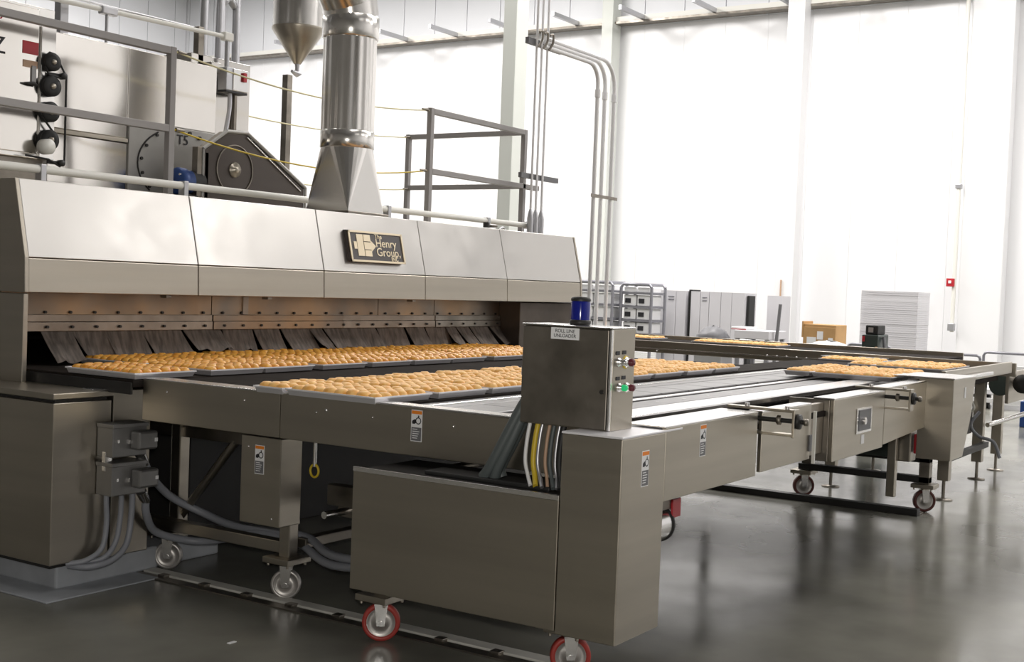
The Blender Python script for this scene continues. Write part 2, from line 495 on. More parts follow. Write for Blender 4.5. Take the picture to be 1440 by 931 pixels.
el = thing('conduit_elbow', 'chrome conduit elbow on the cabinet face above a grey hose', 'elbow', (4.15, 5.06, .55))
B('elbow_body', 'steel_bright', el, (4.128, 5.04, .585), (4.172, 5.085, .70), .012)
MB().cyl((4.17, 5.062, .675), (4.23, 5.062, .683), .016).build('nipple', 'steel_bright', el)
MB().cyl((4.15, 5.062, .55), (4.15, 5.062, .59), .019).build('gland', 'steel_bright', el)

# ---------------------------------------------------------------- casters, warning labels
def caster(par, x, y, tyre, r=.075, ang=0.6, plate_z=.215, w_=.085):
    c = MB()
    c.box((x - w_, y - w_, plate_z - .03), (x + w_, y + w_, plate_z))
    for sx in (-1, 1):
        for sy in (-1, 1):
            c.cyl((x + sx * w_ * .75, y + sy * w_ * .75, plate_z - .045), (x + sx * w_ * .75, y + sy * w_ * .75, plate_z - .03), .008, n=6)
    c.cyl((x, y, plate_z - .05), (x, y, plate_z - .03), .035)
    ca = c.build('caster', 'steel', par, .003)
    ax = Vector((math.cos(ang), math.sin(ang), 0)); C = Vector((x, y, r))
    prof = [(.0, .02), (.25 * r, .026), (.3 * r, .018), (.72 * r, .014), (.78 * r, .02)]
    hub = MB(); ty = MB(); side = Vector((-ax.y, ax.x, 0))
    def ring(rad, h):
        return [C + ax * h + side * (rad * math.cos(q * PI / 14)) + Vector((0, 0, rad * math.sin(q * PI / 14))) for q in range(28)]
    hub.rings([ring(.001, -.026)] + [ring(a, -h) for a, h in prof[1:]] + [ring(a, h) for a, h in reversed(prof[1:])] + [ring(.001, .026)])
    ty.rings([ring(.76 * r, -.022), ring(.95 * r, -.022), ring(r, -.014), ring(r, .014), ring(.95 * r, .022), ring(.76 * r, .022)], closed=True)
    wh = hub.build('wheel', 'wheel', ca)
    ty.build('tyre', tyre, ca)
    fk = MB()
    for s in (-1, 1):
        o = C + ax * (.034 * s)
        a = .036 / .036
        pts = []
        for (u, z) in ((-.03, plate_z - .045), (.03, plate_z - .045), (.017, r - .012), (-.017, r - .012)):
            pts.append(o + side * u + Vector((0, 0, z - r)))
        i = len(fk.v)
        th = ax * .004
        fk.v += [tuple(p - th) for p in pts] + [tuple(p + th) for p in pts]
        fk.f += [(i, i + 1, i + 2, i + 3), (i + 7, i + 6, i + 5, i + 4)] + [(i + q, i + 4 + q, i + 4 + (q + 1) % 4, i + (q + 1) % 4) for q in range(4)]
        fk.s += [False] * 6
    fk.cyl(C - ax * .042, C + ax * .042, .012, n=10)
    fk.build('fork', 'steel_bright', ca)
    return ca

def warning(par, face, x, y, z, h=.135, w_=.058):
    """sticker centred at x,y,z; face 'x' looks to -X, 'y' looks to -Y"""
    def rect(name, m, u0, u1, v0, v1, out, p):
        if face == 'x':
            return B(name, m, p, (x - out, y - u0, z + v0), (x, y - u1, z + v1), 0)
        return B(name, m, p, (x + u0, y - out, z + v0), (x + u1, y, z + v1), 0)
    a, b = w_ / 2, h / 2
    p = rect('warning_label', 'label', -a, a, -b, b, .0012, par)
    rect('header_band', 'orange', -a * .94, a * .94, b * .74, b * .95, .0018, p)
    rect('text_block', 'print_grey', -a * .9, a * .9, -b * .95, -b * .1, .0018, p)
    for k in range(5):
        vv = -b * (.22 + .14 * k)
        rect('text_line', 'label', -a * .7, a * (.2 + .12 * (k * 3 % 4)), vv - .0015, vv + .0015, .0023, p)
    # pictogram: hand caught at a roller
    mb = MB()
    def P3(u, v, o): return (x - o, y - u, z + v) if face == 'x' else (x + u, y - o, z + v)
    cx_, cz_ = a * .32, b * .32
    n = 16
    for q in range(n):
        t0, t1 = 2 * PI * q / n, 2 * PI * (q + 1) / n
        for r0, r1 in ((.011, .0155),):
            mb.face([P3(cx_ + r0 * math.cos(t0), cz_ + r0 * math.sin(t0), .002), P3(cx_ + r1 * math.cos(t0), cz_ + r1 * math.sin(t0), .002),
                     P3(cx_ + r1 * math.cos(t1), cz_ + r1 * math.sin(t1), .002), P3(cx_ + r0 * math.cos(t1), cz_ + r0 * math.sin(t1), .002)])
    hand = [(-a * .8, b * .12), (-a * .35, b * .1), (a * .02, b * .22), (-a * .1, b * .34), (-a * .3, b * .42), (-a * .55, b * .36), (-a * .8, b * .3)]
    mb.face([P3(u, v, .002) for u, v in hand])
    mb.face([P3(u, v, .002) for u, v in [(a * .3, b * .5), (a * .42, b * .5), (a * .5, b * .66), (a * .22, b * .66)]])
    mb.build('pictogram', 'print', p)
    return p

def screws_x(par, x, pts, r=.006):
    for y_, z_ in pts:
        MB().lathe([(r, 0), (r * .8, -.004), (.001, -.006)], (x, y_, z_), 8, 0).build('screw', 'steel_bright', par)

# ---------------------------------------------------------------- outfeed section next to the oven
of = thing('outfeed_conveyor', 'steel outfeed conveyor section between oven cabinet and unloader on plain casters', 'conveyor', (4.6, 4.5, 0))
B('side_panel', 'steel', of, (4.25, 4.0, .857), (4.268, 4.93, 1.066), .003)
B('panel_flange', 'steel_bright', of, (4.249, 4.0, 1.062), (4.36, 4.93, 1.069), .002)
B('bed', 'bed', of, (4.27, 4.18, 1.0), (9.02, 4.935, 1.055), .003)
screws_x(of, 4.2505, [(4.754, 1.01), (4.225, 1.013)])
B('guard_box', 'steel', of, (4.25, 3.985, .44), (4.395, 4.237, .852), .004)
screws_x(of, 4.2505, [(4.19, .80), (4.03, .475)])
warning(of, 'x', 4.25, 4.117, .745)
B('leg', 'steel', of, (4.575, 4.215, .21), (4.64, 4.285, 1.0), .006)
B('leg', 'steel', of, (4.66, 5.10, .21), (4.73, 5.17, .95), .006)
B('lower_rail', 'steel', of, (4.59, 4.285, .225), (4.65, 5.4, .285), .004)
B('upper_rail', 'steel_dark', of, (4.68, 4.3, .72), (4.73, 5.5, .79), .004)
MB().tube([(4.7, 5.12, .29), (4.7, 4.72, .74)], .026, 4).build('diagonal_brace', 'steel', of)
B('cross_rail', 'steel_dark', of, (4.7, 4.22, .24), (9.0, 4.28, .29), .004)
caster(of, 4.655, 5.16, 'wheel'); caster(of, 4.605, 4.255, 'wheel')
caster(of, 8.9, 4.255, 'wheel')
# chain drive and shaft seen under the panel
B('bearing_plate', 'steel_dark', of, (4.75, 3.86, .42), (4.78, 4.06, .58), .004)
B('cross_rail', 'steel_dark', of, (4.62, 3.3, .50), (4.68, 4.02, .60), .004)
MB().cyl((4.58, 3.52, .70), (4.66, 3.52, .70), .045).build('shaft_bearing', 'steel_dark', of)
MB().cyl((4.55, 3.52, .70), (4.58, 3.52, .70), .016).build('shaft_end', 'steel_bright', of)
MB().cyl((4.6, 3.52, .70), (8.9, 3.52, .70), .02).build('drive_shaft', 'steel_dark', of)
MB().cyl((4.58, 4.0, .455), (4.75, 4.0, .455), .018).build('pin', 'steel_bright', of)
TB('hanger_rod', 'steel_bright', of, [(4.45, 3.955, .86), (4.45, 3.955, .71)], .009)
rg = [(4.45, 3.955 + .026 * math.cos(q * PI / 8), .69 + .03 * math.sin(q * PI / 8)) for q in range(16)]
MB().tube(rg, .006, 6, closed=True).build('hanger_ring', 'yellow', of)
# floor tracks
t = thing('floor_track', 'worn steel floor track under the near casters', 'floor track', (4.55, 3.9, 0))
B('rail', 'track', t, (4.52, 1.8, 0), (4.60, 5.2, .012), .003)
B('rail_edge', 'steel_dark', t, (4.44, 1.8, 0), (4.505, 5.2, .007), .002)
y = 2.0
while y < 5.1:
    B('clip', 'steel_dark', t, (4.485, y, 0), (4.53, y + .05, .018), .003); y += .3
t = thing('floor_track', 'dark angle iron floor track under the far red casters', 'floor track', (9.5, 3.3, 0))
B('rail', 'black', t, (9.44, 2.45, 0), (9.52, 4.25, .05), .003)
B('rail_edge', 'steel_dark', t, (9.52, 2.45, 0), (9.62, 4.25, .012), .003)

# ---------------------------------------------------------------- unloader
un = thing('pan_unloader', 'large steel pan unloader with drive box, square tower and red tyred casters', 'conveyor', (5.0, 3.0, 0))
MB().prism([(2.6, 1.063), (3.995, 1.068), (3.995, .857), (2.36, .857), (2.36, 1.063)], 0, 4.25, 4.268).build('side_panel', 'steel', un, .003)
B('panel_flange', 'steel_bright', un, (4.249, 2.36, 1.063), (4.34, 3.995, 1.071), .002)
screws_x(un, 4.2505, [(3.777, .996), (3.452, 1.002), (3.017, 1.002)])
screws_x(un, 4.2505, [(3.72, 1.01)], .009)
warning(un, 'x', 4.25, 3.210, .988)
db = B('drive_box', 'steel', un, (4.0, 2.347, .314), (4.42, 3.342, .808), .004)
B('box_lid', 'black', db, (4.012, 2.36, .808), (4.42, 3.33, .814), 0)
B('lid_rim', 'steel_bright', db, (3.998, 2.347, .806), (4.010, 3.342, .826), .002)
B('foam_pad', 'rubber', db, (4.10, 2.45, .814), (4.23, 3.05, .832), .006)
tw = B('tower', 'steel', un, (4.0, 2.09, .305), (4.355, 2.344, 1.06), .004)
B('tower_top', 'pale_highlight', tw, (3.998, 2.088, 1.06), (4.50, 2.346, 1.068), .002)  # lid paler than the tower, the wall's reflection put into its colour
warning(un, 'y', 4.187, 2.09, .937)
fp = B('front_panel', 'steel', un, (4.357, 2.09, .79), (5.288, 2.11, 1.076), .003)
B('front_flange', 'steel_bright', un, (4.36, 2.09, 1.074), (5.29, 2.27, 1.081), .002)
warning(un, 'y', 4.70, 2.09, 1.0, h=.13)
B('gap_post', 'steel_dark', un, (5.29, 2.12, .78), (5.343, 2.16, 1.07), .003)
B('front_panel', 'steel', un, (5.345, 2.09, .80), (5.99, 2.11, 1.072), .003)
B('front_flange', 'steel_bright', un, (5.345, 2.09, 1.07), (5.99, 2.16, 1.078), .002)
B('chain_cover', 'steel_dark', un, (6.0, 2.13, .80), (6.285, 2.16, 1.06), .003)
B('panel_edge_line', 'cream', un, (5.975, 2.06, .78), (5.985, 2.075, 1.04), 0)  # added cream strip painting the panel's bright edge, not a separate rod
def bracket(par, X, s=1.0):
    p = B('tension_bracket', 'steel', par, (X - .02, 1.93, 1.085), (X + .03, 2.25, 1.098), .003)
    B('lower_arm', 'steel', p, (X - .02, 1.93, .978), (X + .03, 2.13, .99), .002)
    B('end_plate', 'steel', p, (X - .03, 1.925, .975), (X + .035, 1.937, 1.10), .002)
    MB().cyl((X, 1.88, 1.047), (X, 2.25, 1.047), .011).build('threaded_rod', 'black', p)
    MB().lathe([(.005, 0), (.022, .002), (.022, .02), (.005, .022)], (X, 1.995, 1.047), 6, 1).build('nut', 'steel_dark', p)
    MB().lathe([(.005, 0), (.034, .003), (.034, .018), (.005, .022)], (X, 1.905, 1.047), 12, 1).build('knob', 'black', p)
    MB().lathe([(.005, 0), (.016, .003), (.016, .02), (.005, .022)], (X, 1.87, 1.047), 8, 1).build('rod_end', 'steel_dark', p)
    for y in (2.16, 1.97):
        MB().cyl((X, y, 1.098), (X, y, 1.112), .012, n=6).build('bolt', 'steel_bright', p)
bracket(un, 5.33)
B('label_strip', 'print_grey', un, (5.965, 2.083, .84), (6.02, 2.089, .92), 0)
# rails and slats that carry the pans sideways
B('guide_rail', 'steel_bright', un, (4.36, 2.37, 1.045), (9.05, 2.53, 1.078), .006)
B('slat_strip', 'belt_slat', un, (4.30, 2.62, 1.03), (9.05, 2.77, 1.06), .004)
holes = MB(); x = 4.6
while x < 8.9:
    holes.cyl((x, 2.695, 1.0595), (x, 2.695, 1.0615), .012, n=8); x += .3
holes.build('hole_row', 'steel_bright', un, kind='stuff')
B('thin_rail', 'steel_bright', un, (4.30, 2.80, 1.03), (9.05, 2.845, 1.063), .003)
x = 4.3
while x < 9.0:
    B('slat', 'belt_slat', un, (x, 2.90, 1.02), (min(x + .325, 9.05), 3.13, 1.064), .006); x += .335
B('deck', 'bed', un, (4.29, 2.12, .99), (9.05, 4.0, 1.018), 0)
B('slat_strip', 'belt_slat', un, (4.29, 3.22, 1.02), (9.05, 3.40, 1.05), .004)
B('pan_belt', 'bed', un, (4.27, 3.41, 1.02), (9.05, 4.17, 1.060), .004)
B('stop_bar', 'steel_bright', un, (4.36, 3.30, 1.0), (9.0, 3.33, 1.056), .003)
# legs and casters
for (x, y, z1) in ((4.36, 3.44, .40), (4.45, 2.52, .40), (8.9, 2.5, .9), (8.9, 3.9, .9)):
    B('leg', 'steel', un, (x - .03, y - .03, .21), (x + .03, y + .03, z1), .005)
caster(un, 4.345, 3.44, 'red_tyre', .085); caster(un, 4.455, 2.53, 'red_tyre', .085)
B('lower_rail', 'steel_dark', un, (4.36, 2.5, .24), (4.42, 3.5, .31), .004)
# gear motor end that pokes out right of the tower
mo = thing('gear_motor', 'round polished motor end with red tag low behind the square tower', 'motor', (4.7, 2.36, .6))
mo2 = MB().cyl((4.36, 2.36, .60), (4.88, 2.36, .60), .075, n=28).build('motor_body', 'steel_bright', mo)
MB().lathe([(.074, 0), (.08, .004), (.08, .02), (.074, .024)], (4.86, 2.36, .60), 28, 0).build('end_ring', 'rubber', mo)
MB().lathe([(.073, 0), (.066, .03), (.03, .045), (.002, .047)], (4.885, 2.36, .60), 28, 0).build('end_cap', 'steel_bright', mo)
B('red_tag', 'red', mo, (4.87, 2.29, .63), (4.95, 2.30, .71), .002)
B('mount', 'steel_dark', mo, (4.5, 2.30, .67), (4.9, 2.42, .80), .004)

# ---------------------------------------------------------------- control box
cx_ = thing('control_box', 'grey steel control box with blue beacon standing on the unloader tower', 'control box', (4.21, 2.4, 1.06))
B('body', 'steel', cx_, (4.125, 2.21, 1.068), (4.30, 2.605, 1.452), .004)
B('door', 'steel_dark', cx_, (4.112, 2.225, 1.072), (4.124, 2.604, 1.448), .003)
B('door_edge', 'steel_bright', cx_, (4.113, 2.211, 1.070), (4.125, 2.221, 1.450), .002)
B('top_plate', 'steel_bright', cx_, (4.108, 2.207, 1.452), (4.305, 2.608, 1.458), .002)
lb = B('name_label', 'label', cx_, (4.1095, 2.352, 1.403), (4.112, 2.476, 1.4475), 0)
for body, z in (('ROLL LINE', 1.4345), ('UNLOADER', 1.4165)):
    text('lettering', body, .0185, 'print', lb, (4.109, 2.414, z), FACE_X, 'CENTER', .0004)
MB().cyl((4.113, 2.245, 1.215), (4.105, 2.245, 1.215), .008, n=12).build('lock', 'black', cx_)
B('hinge_latch', 'junction', cx_, (4.16, 2.606, 1.19), (4.23, 2.63, 1.345), .004)
B('latch_plate', 'steel_bright', cx_, (4.155, 2.606, 1.25), (4.235, 2.634, 1.285), .003)
bc = MB().lathe([(.036, 0), (.042, .004), (.042, .016), (.037, .02)], (4.215, 2.41, 1.458), 24).build('beacon', 'black', cx_, label='blue warning beacon with black cap')
MB().lathe([(.037, .02), (.038, .085), (.036, .092)], (4.215, 2.41, 1.458), 24).build('lens', 'blue', bc)
MB().lathe([(.038, .092), (.039, .1), (.034, .108), (.002, .11)], (4.215, 2.41, 1.458), 24).build('cap', 'black', bc)
def button(x, z, m, r=.0135, lamp=None):
    p = MB().lathe([(r * 1.35, 0), (r * 1.3, -.008), (r, -.01), (r, -.018), (r * .9, -.02), (.001, -.02)], (x, 2.21, z), 18, 1).build('push_button', 'steel_bright', cx_)
    MB().lathe([(r * .95, -.018), (r * .95, -.033), (r * .7, -.037), (.001, -.038)], (x, 2.21, z), 18, 1).build('button_cap', m, p)
button(4.165, 1.328, 'steel_bright'); button(4.225, 1.326, 'maroon', .016)
button(4.175, 1.232, 'green_lamp'); button(4.235, 1.230, 'maroon', .0145)
MB().lathe([(.026, 0), (.024, -.005), (.017, -.006)], (4.225, 2.21, 1.326), 20, 1).build('yellow_ring', 'yellow', cx_)
for x, z in ((4.158, 1.362), (4.21, 1.364), (4.165, 1.266), (4.212, 1.268)):
    B('legend_plate', 'print', cx_, (x - .014, 2.2075, z - .007), (x + .014, 2.2095, z + .007), 0)
# cables between control box and drive box
G = 'cables below the control box'
for (nm, lab, x, y, dy, m, r) in (
        ('cable', 'white cable below the control box, leftmost', 4.16, 2.585, .045, 'white', .008),
        ('cable', 'yellow cable below the control box, thickest', 4.16, 2.548, .0, 'yellow', .011),
        ('cable', 'silver cable below the control box beside the yellow one', 4.15, 2.522, .03, 'zinc', .008),
        ('cable', 'tan cable below the control box in the middle', 4.17, 2.500, .0, 'tan', .007),
        ('cable', 'dark grey cable below the control box, third from the tower', 4.16, 2.474, .02, 'hose_dark', .009),
        ('cable', 'pale grey cable below the control box, second from the tower', 4.16, 2.449, -.01, 'zinc', .007),
        ('cable', 'black cable below the control box nearest the tower', 4.15, 2.425, -.02, 'rubber', .012)):
    hose(nm, lab, [(x, y, 1.068), (x - .012, y + .004, 1.0), (x - .02, y + .004, .92), (x - .03, y - .012 - dy * .1, .865), (x - .06, y - .035 - dy * .3, .83)], r, m, 'cable', G, 8)
G = 'dark hoses left of the control box'
for (lab, dx, dy, d2) in (('thick dark grey hose left of the control box, left of three', 0, 0, 0), ('thick dark grey hose left of the control box, middle of three', .012, -.03, -.055),
                          ('thick dark grey hose left of the control box, right of three and behind', .05, -.02, -.13)):
    hose('drive_hose', lab, [(4.215 + dx, 2.612 + dy * .3, 1.19), (4.18 + dx, 2.64 + dy * .5, 1.12), (4.15 + dx, 2.70 + dy * .8, .98), (4.14 + dx, 2.755 + dy, .87), (4.14 + dx, 2.785 + dy + d2 * .3, .83)], .0225, 'hose_dark', 'hose', G, 12)

# ---------------------------------------------------------------- baking pans and rolls
PW, PD, PH = .408, .53, .030
def pan_mesh(name, wx, dy):
    mb = MB(); h = PH; t = .006
    a, b = wx / 2, dy / 2
    s = .012
    outer_b = [(-a + s, -b + s, 0), (a - s, -b + s, 0), (a - s, b - s, 0), (-a + s, b - s, 0)]
    outer_t = [(-a + .004, -b + .004, h - .006), (a - .004, -b + .004, h - .006), (a - .004, b - .004, h - .006), (-a + .004, b - .004, h - .006)]
    lip0 = [(-a, -b, h - .005), (a, -b, h - .005), (a, b, h - .005), (-a, b, h - .005)]
    lip1 = [(-a, -b, h), (a, -b, h), (a, b, h), (-a, b, h)]
    inn = [(-a + t, -b + t, h), (a - t, -b + t, h), (a - t, b - t, h), (-a + t, b - t, h)]
    flo = [(-a + s + t, -b + s + t, .005), (a - s - t, -b + s + t, .005), (a - s - t, b - s - t, .005), (-a + s + t, b - s - t, .005)]
    mb.rings([outer_b, outer_t, lip0, lip1, inn, flo], caps=True, smooth=False)
    o = mb.build(name, 'pan')
    rm = MB()
    for (e, z0, z1, w2) in ((.0015, h - .006, h + .001, .006), (.0, .0, .005, .004)):
        k = 0 if z0 > .01 else s
        A, C = a - k + e, b - k + e
        rm.box((-A, -C, z0), (A, -C + w2, z1)); rm.box((-A, C - w2, z0), (A, C, z1))
        rm.box((-A, -C + w2, z0), (-A + w2, C - w2, z1)); rm.box((A - w2, -C + w2, z0), (A, C - w2, z1))
    rm.build('rim', 'pale_highlight', o)  # top rim and base bead coloured pale as painted edge highlights
    return o
pan_master = pan_mesh('baking_pan', PW, PD)
strip_master = pan_mesh('baking_pan', PW, .18)
used = {'p': False, 's': False}
def put_pan(x, y, z, label, group, narrow=False):
    key = 's' if narrow else 'p'; src = strip_master if narrow else pan_master
    o = src if not used[key] else src.copy()
    if used[key]:
        COL.objects.link(o)
        r_ = src.children[0].copy(); r_.parent = o; COL.objects.link(r_)
    used[key] = True
    o.location = (x, y, z); o.rotation_euler = (0, 0, random.uniform(-.012, .012))
    return tag(o, label, 'baking pan', group)
def roll_template(seed):
    rnd = random.Random(seed)
    n = 9; prof = [(.55, 0), (.92, .22), (1.0, .48), (.86, .76), (.52, .95), (.0, 1.0)]
    vs = []; fs = []
    ph = rnd.random() * 6
    for r, h in prof[:-1]:
        for q in range(n):
            t = 2 * PI * q / n
            k = 1 + .06 * math.sin(3 * t + ph) * (h > .3)
            vs.append((r * .0355 * k * math.cos(t), r * .0365 * k * math.sin(t), h * .043))
    vs.append((rnd.uniform(-.004, .004), rnd.uniform(-.004, .004), .042))
    for a in range(len(prof) - 2):
        for q in range(n):
            fs.append((a * n + q, a * n + (q + 1) % n, (a + 1) * n + (q + 1) % n, (a + 1) * n + q))
    top = len(vs) - 1; a = len(prof) - 2
    for q in range(n): fs.append((a * n + q, a * n + (q + 1) % n, top))
    return vs, fs
TEM = [roll_template(s) for s in range(4)]
ROLLM = {}
for mk in ('roll', 'roll_fresh'):
    for i, (vs, fs) in enumerate(TEM):
        me = bpy.data.meshes.new('bread_roll'); me.from_pydata(vs, [], fs); me.update()
        me.polygons.foreach_set('use_smooth', [True] * len(fs)); me.materials.append(M[mk]); ROLLM[mk, i] = me
LOOSE = {'roll': ([], []), 'roll_fresh': ([], [])}
NROLL = [0]
CNT = ['first', 'second', 'third', 'fourth', 'fifth', 'sixth', 'seventh', 'eighth']
def fill(x, y, z, mk, single, label=None, group=None, narrow=False, rows=None):
    nx, ny = 6, (3 if narrow else 8)
    dyy = (.18 if narrow else PD)
    for i in range(nx):
        for j in range(ny):
            px = x + (i - (nx - 1) / 2) * .0625 + random.uniform(-.003, .003)
            py = y + (j - (ny - 1) / 2) * ((dyy - .03) / ny) + random.uniform(-.003, .003)
            s = random.uniform(.93, 1.07); rz = random.random() * 6.28; k = random.randrange(4)
            hz = random.uniform(.92, 1.1)
            if single and NROLL[0] < 300 and (rows is None or j < rows):
                o = bpy.data.objects.new('bread_roll', ROLLM[mk, k]); COL.objects.link(o)
                o.location = (px, py, z + .006); o.rotation_euler = (0, 0, rz); o.scale = (s, s, hz)
                tag(o, label.replace('@', f'{CNT[j]} row and {CNT[i]} column'), 'bread roll', group); NROLL[0] += 1
            else:
                V, F = LOOSE[mk]; b = len(V); vs, fs = TEM[k]; c, sn = math.cos(rz) * s, math.sin(rz) * s
                V += [(px + c * v[0] - sn * v[1], py + sn * v[0] + c * v[1], z + .006 + v[2] * hz) for v in vs]
                F += [tuple(b + q for q in f) for f in fs]
ORD = ['leftmost', 'second from the left', 'third from the left', 'fourth from the left', 'fifth from the left', 'sixth from the left', 'seventh from the left',
       'eighth from the left', 'ninth from the left', 'tenth from the left', 'eleventh from the left']
ZP = 1.061
GF, GO = 'pans in the front row on the unloader', 'pans in the row leaving the oven'
for i in range(9):
    x = 4.25 + PW / 2 + i * .4525 - .015; jy = random.uniform(-.006, .006)
    put_pan(x, 3.42 + PD / 2 + jy, ZP, f'silver pan of golden rolls in the front row, {ORD[i]}', GF)
    fill(x, 3.42 + PD / 2 + jy, ZP, 'roll', i < 3, f'golden roll, @ of the {["leftmost", "second", "third"][min(i, 2)]} front row pan', 'rolls in the front row pans')
    put_pan(x - .006, 4.055 + jy, ZP, f'narrow pan of rolls right behind the front row, {ORD[i]}', 'narrow pans behind the front row', True)
    fill(x - .006, 4.055 + jy, ZP, 'roll', i < 3, f'golden roll, @ of the {["leftmost", "second", "third"][min(i, 2)]} narrow pan', 'rolls in the narrow pans', True)
OX = [4.404, 4.902, 5.315, 5.79, 6.255, 6.697, 7.12, 7.62, 8.04, 8.47]
for i, x in enumerate(OX):
    jy = random.uniform(-.006, .01)
    put_pan(x, 4.93 + PD / 2 + jy, ZP, f'silver pan of browned rolls just leaving the oven, {ORD[i]}', GO)
    fill(x, 4.93 + PD / 2 + jy, ZP, 'roll_fresh', i < 3, f'glossy brown roll, @ of the {["leftmost", "second", "third"][min(i, 2)]} oven row pan', 'rolls in the oven row pans', rows=8 if i < 2 else 4)
    if i == 0: continue
    put_pan(x, 5.475 + PD / 2 + jy, ZP, f'pan of browned rolls under the cloth curtain, {ORD[i]}', 'pans under the curtain')
    fill(x, 5.475 + PD / 2 + jy, ZP, 'roll_fresh', False)
FAR = [(8.19, 2.535, 0), (8.63, 2.535, 0), (8.19, 2.90, 1), (8.63, 2.90, 1), (9.80, 2.62, 0), (9.80, 2.985, 1), (10.24, 2.62, 0)]
FL = ['pan of rolls on the side rails past the control box, nearest', 'pan of rolls on the side rails past the control box, farther',
      'narrow pan on the side rails behind the nearest pan', 'narrow pan on the side rails behind the farther pan',
      'pan of rolls at the right end near the slanted side plate', 'narrow pan of rolls beside the slanted side plate', 'second pan of rolls along the slanted side plate']
for (x, y, nrw), lab in zip(FAR, FL):
    zz = 1.079 if x < 9.3 else 1.066
    put_pan(x, y, zz, lab, 'pans on the side conveyor', bool(nrw)); fill(x, y, zz, 'roll', False, narrow=bool(nrw))
for (x, y, lab) in ((11.05, 2.86, 'pan of rolls in front of the long cross beam, right'), (11.1, 3.50, 'pan of rolls in front of the long cross beam, left'),
                    (12.2, 4.85, 'pan of rolls behind the long cross beam, right of two touching'), (12.2, 5.25, 'pan of rolls behind the long cross beam, left of two touching'),
                    (12.2, 6.25, 'pan of rolls behind the long cross beam beside the control box')):
    zz = 1.066 if x > 12 else 1.026
    put_pan(x, y, zz, lab, 'pans near the cross beam'); fill(x, y, zz, 'roll', False)
for mk, nm, lab in (('roll', 'bread_rolls', 'golden bread rolls filling the farther pans'), ('roll_fresh', 'bread_rolls', 'glossy browned bread rolls filling the farther oven pans')):
    V, F = LOOSE[mk]
    me = bpy.data.meshes.new(nm); me.from_pydata(V, [], F); me.update(); me.polygons.foreach_set('use_smooth', [True] * len(F)); me.materials.append(M[mk])
    o = bpy.data.objects.new(nm, me); COL.objects.link(o); tag(o, lab, 'bread rolls', kind='stuff')

# ---------------------------------------------------------------- transfer section and takeaway
tr = thing('transfer_conveyor', 'steel transfer conveyor section with projecting square housing on the right', 'conveyor', (7.6, 2.6, 0))
B('front_panel', 'steel', tr, (6.29, 2.075, .755), (7.17, 2.10, 1.078), .004)
B('panel_end', 'steel_dark', tr, (6.29, 2.10, .755), (6.31, 2.32, 1.075), .003)
B('front_flange', 'steel_bright', tr, (6.29, 2.075, 1.076), (7.17, 2.19, 1.084), .002)
B('gap_post', 'steel_dark', tr, (7.17, 2.12, .76), (7.215, 2.16, 1.07), .003)
MB().prism([(7.217, 1.085), (8.10, 1.10), (8.10, .80), (7.217, .765)], 1, 2.085, 2.105).build('front_panel', 'steel', tr, .003)
B('front_flange', 'steel_bright', tr, (7.217, 2.085, 1.088), (8.10, 2.18, 1.097), .002)
hs_ = MB().prism([(8.10, 1.115), (8.69, 1.11), (8.60, .85), (8.42, .60), (8.10, .60)], 1, 1.915, 2.13).build('housing', 'steel', tr, .004, label='square steel housing with a tapered lower corner')
MB().prism([(8.095, 1.115), (8.70, 1.11), (8.70, 1.118), (8.095, 1.123)], 1, 1.91, 2.33).build('housing_top', 'steel_bright', hs_, .002)
B('small_label', 'label', hs_, (8.385, 1.912, .985), (8.425, 1.915, 1.055), 0)
sw = B('switch_plate', 'steel_bright', tr, (6.66, 2.068, .87), (6.92, 2.075, 1.01), .002)
B('switch_recess', 'print_grey', sw, (6.685, 2.064, .885), (6.895, 2.069, 1.0), .002)
MB().cyl((6.74, 2.068, .94), (6.74, 2.045, .94), .02).build('knob', 'steel_bright', sw)
B('small_label', 'label', tr, (6.76, 2.072, .81), (6.81, 2.075, .86), 0)
bracket(tr, 7.19)
B('deck', 'bed', tr, (6.32, 2.12, .985), (9.6, 2.36, 1.015), 0)
B('deck', 'bed', tr, (9.06, 2.37, 1.0), (10.5, 3.75, 1.058), .003)
B('deck', 'bed', tr, (10.52, 2.37, .93), (11.6, 3.80, 1.02), .003)
B('side_plate', 'steel', tr, (9.30, 2.26, 1.0), (11.62, 2.29, 1.10), .004)
B('side_rail', 'steel_bright', tr, (9.1, 2.20, 1.03), (10.6, 2.25, 1.055), .003)
B('inner_plate', 'steel_dark', tr, (9.35, 3.16, .95), (11.6, 3.19, 1.065), .003)
for (x, y, z0, z1) in ((9.7, 2.47, .215, .55), (9.72, 3.40, .215, 1.0)):
    B('leg', 'steel_dark', tr, (x - .04, y - .04, z0), (x + .04, y + .04, z1), .004)
caster(tr, 9.70, 2.47, 'dark_tyre', .085); caster(tr, 9.72, 3.43, 'dark_tyre', .085)
B('lower_rail', 'black', tr, (9.66, 2.43, .22), (9.74, 3.46, .27), .004)
B('upper_rail', 'black', tr, (9.66, 2.43, .375), (9.74, 3.0, .42), .004)
gm = MB().cyl((9.0, 2.76, .56), (9.0, 2.50, .56), .085, n=20).build('drive_motor', 'machine', tr, label='dark green drive motor')
B('terminal_box', 'machine', gm, (8.92, 2.58, .63), (9.02, 2.70, .70), .006)
B('gearbox', 'steel_dark', tr, (8.95, 2.39, .46), (9.1, 2.50, .68), .01)
B('red_guard', 'red', tr, (8.98, 2.345, .52), (9.08, 2.38, .66), .008)
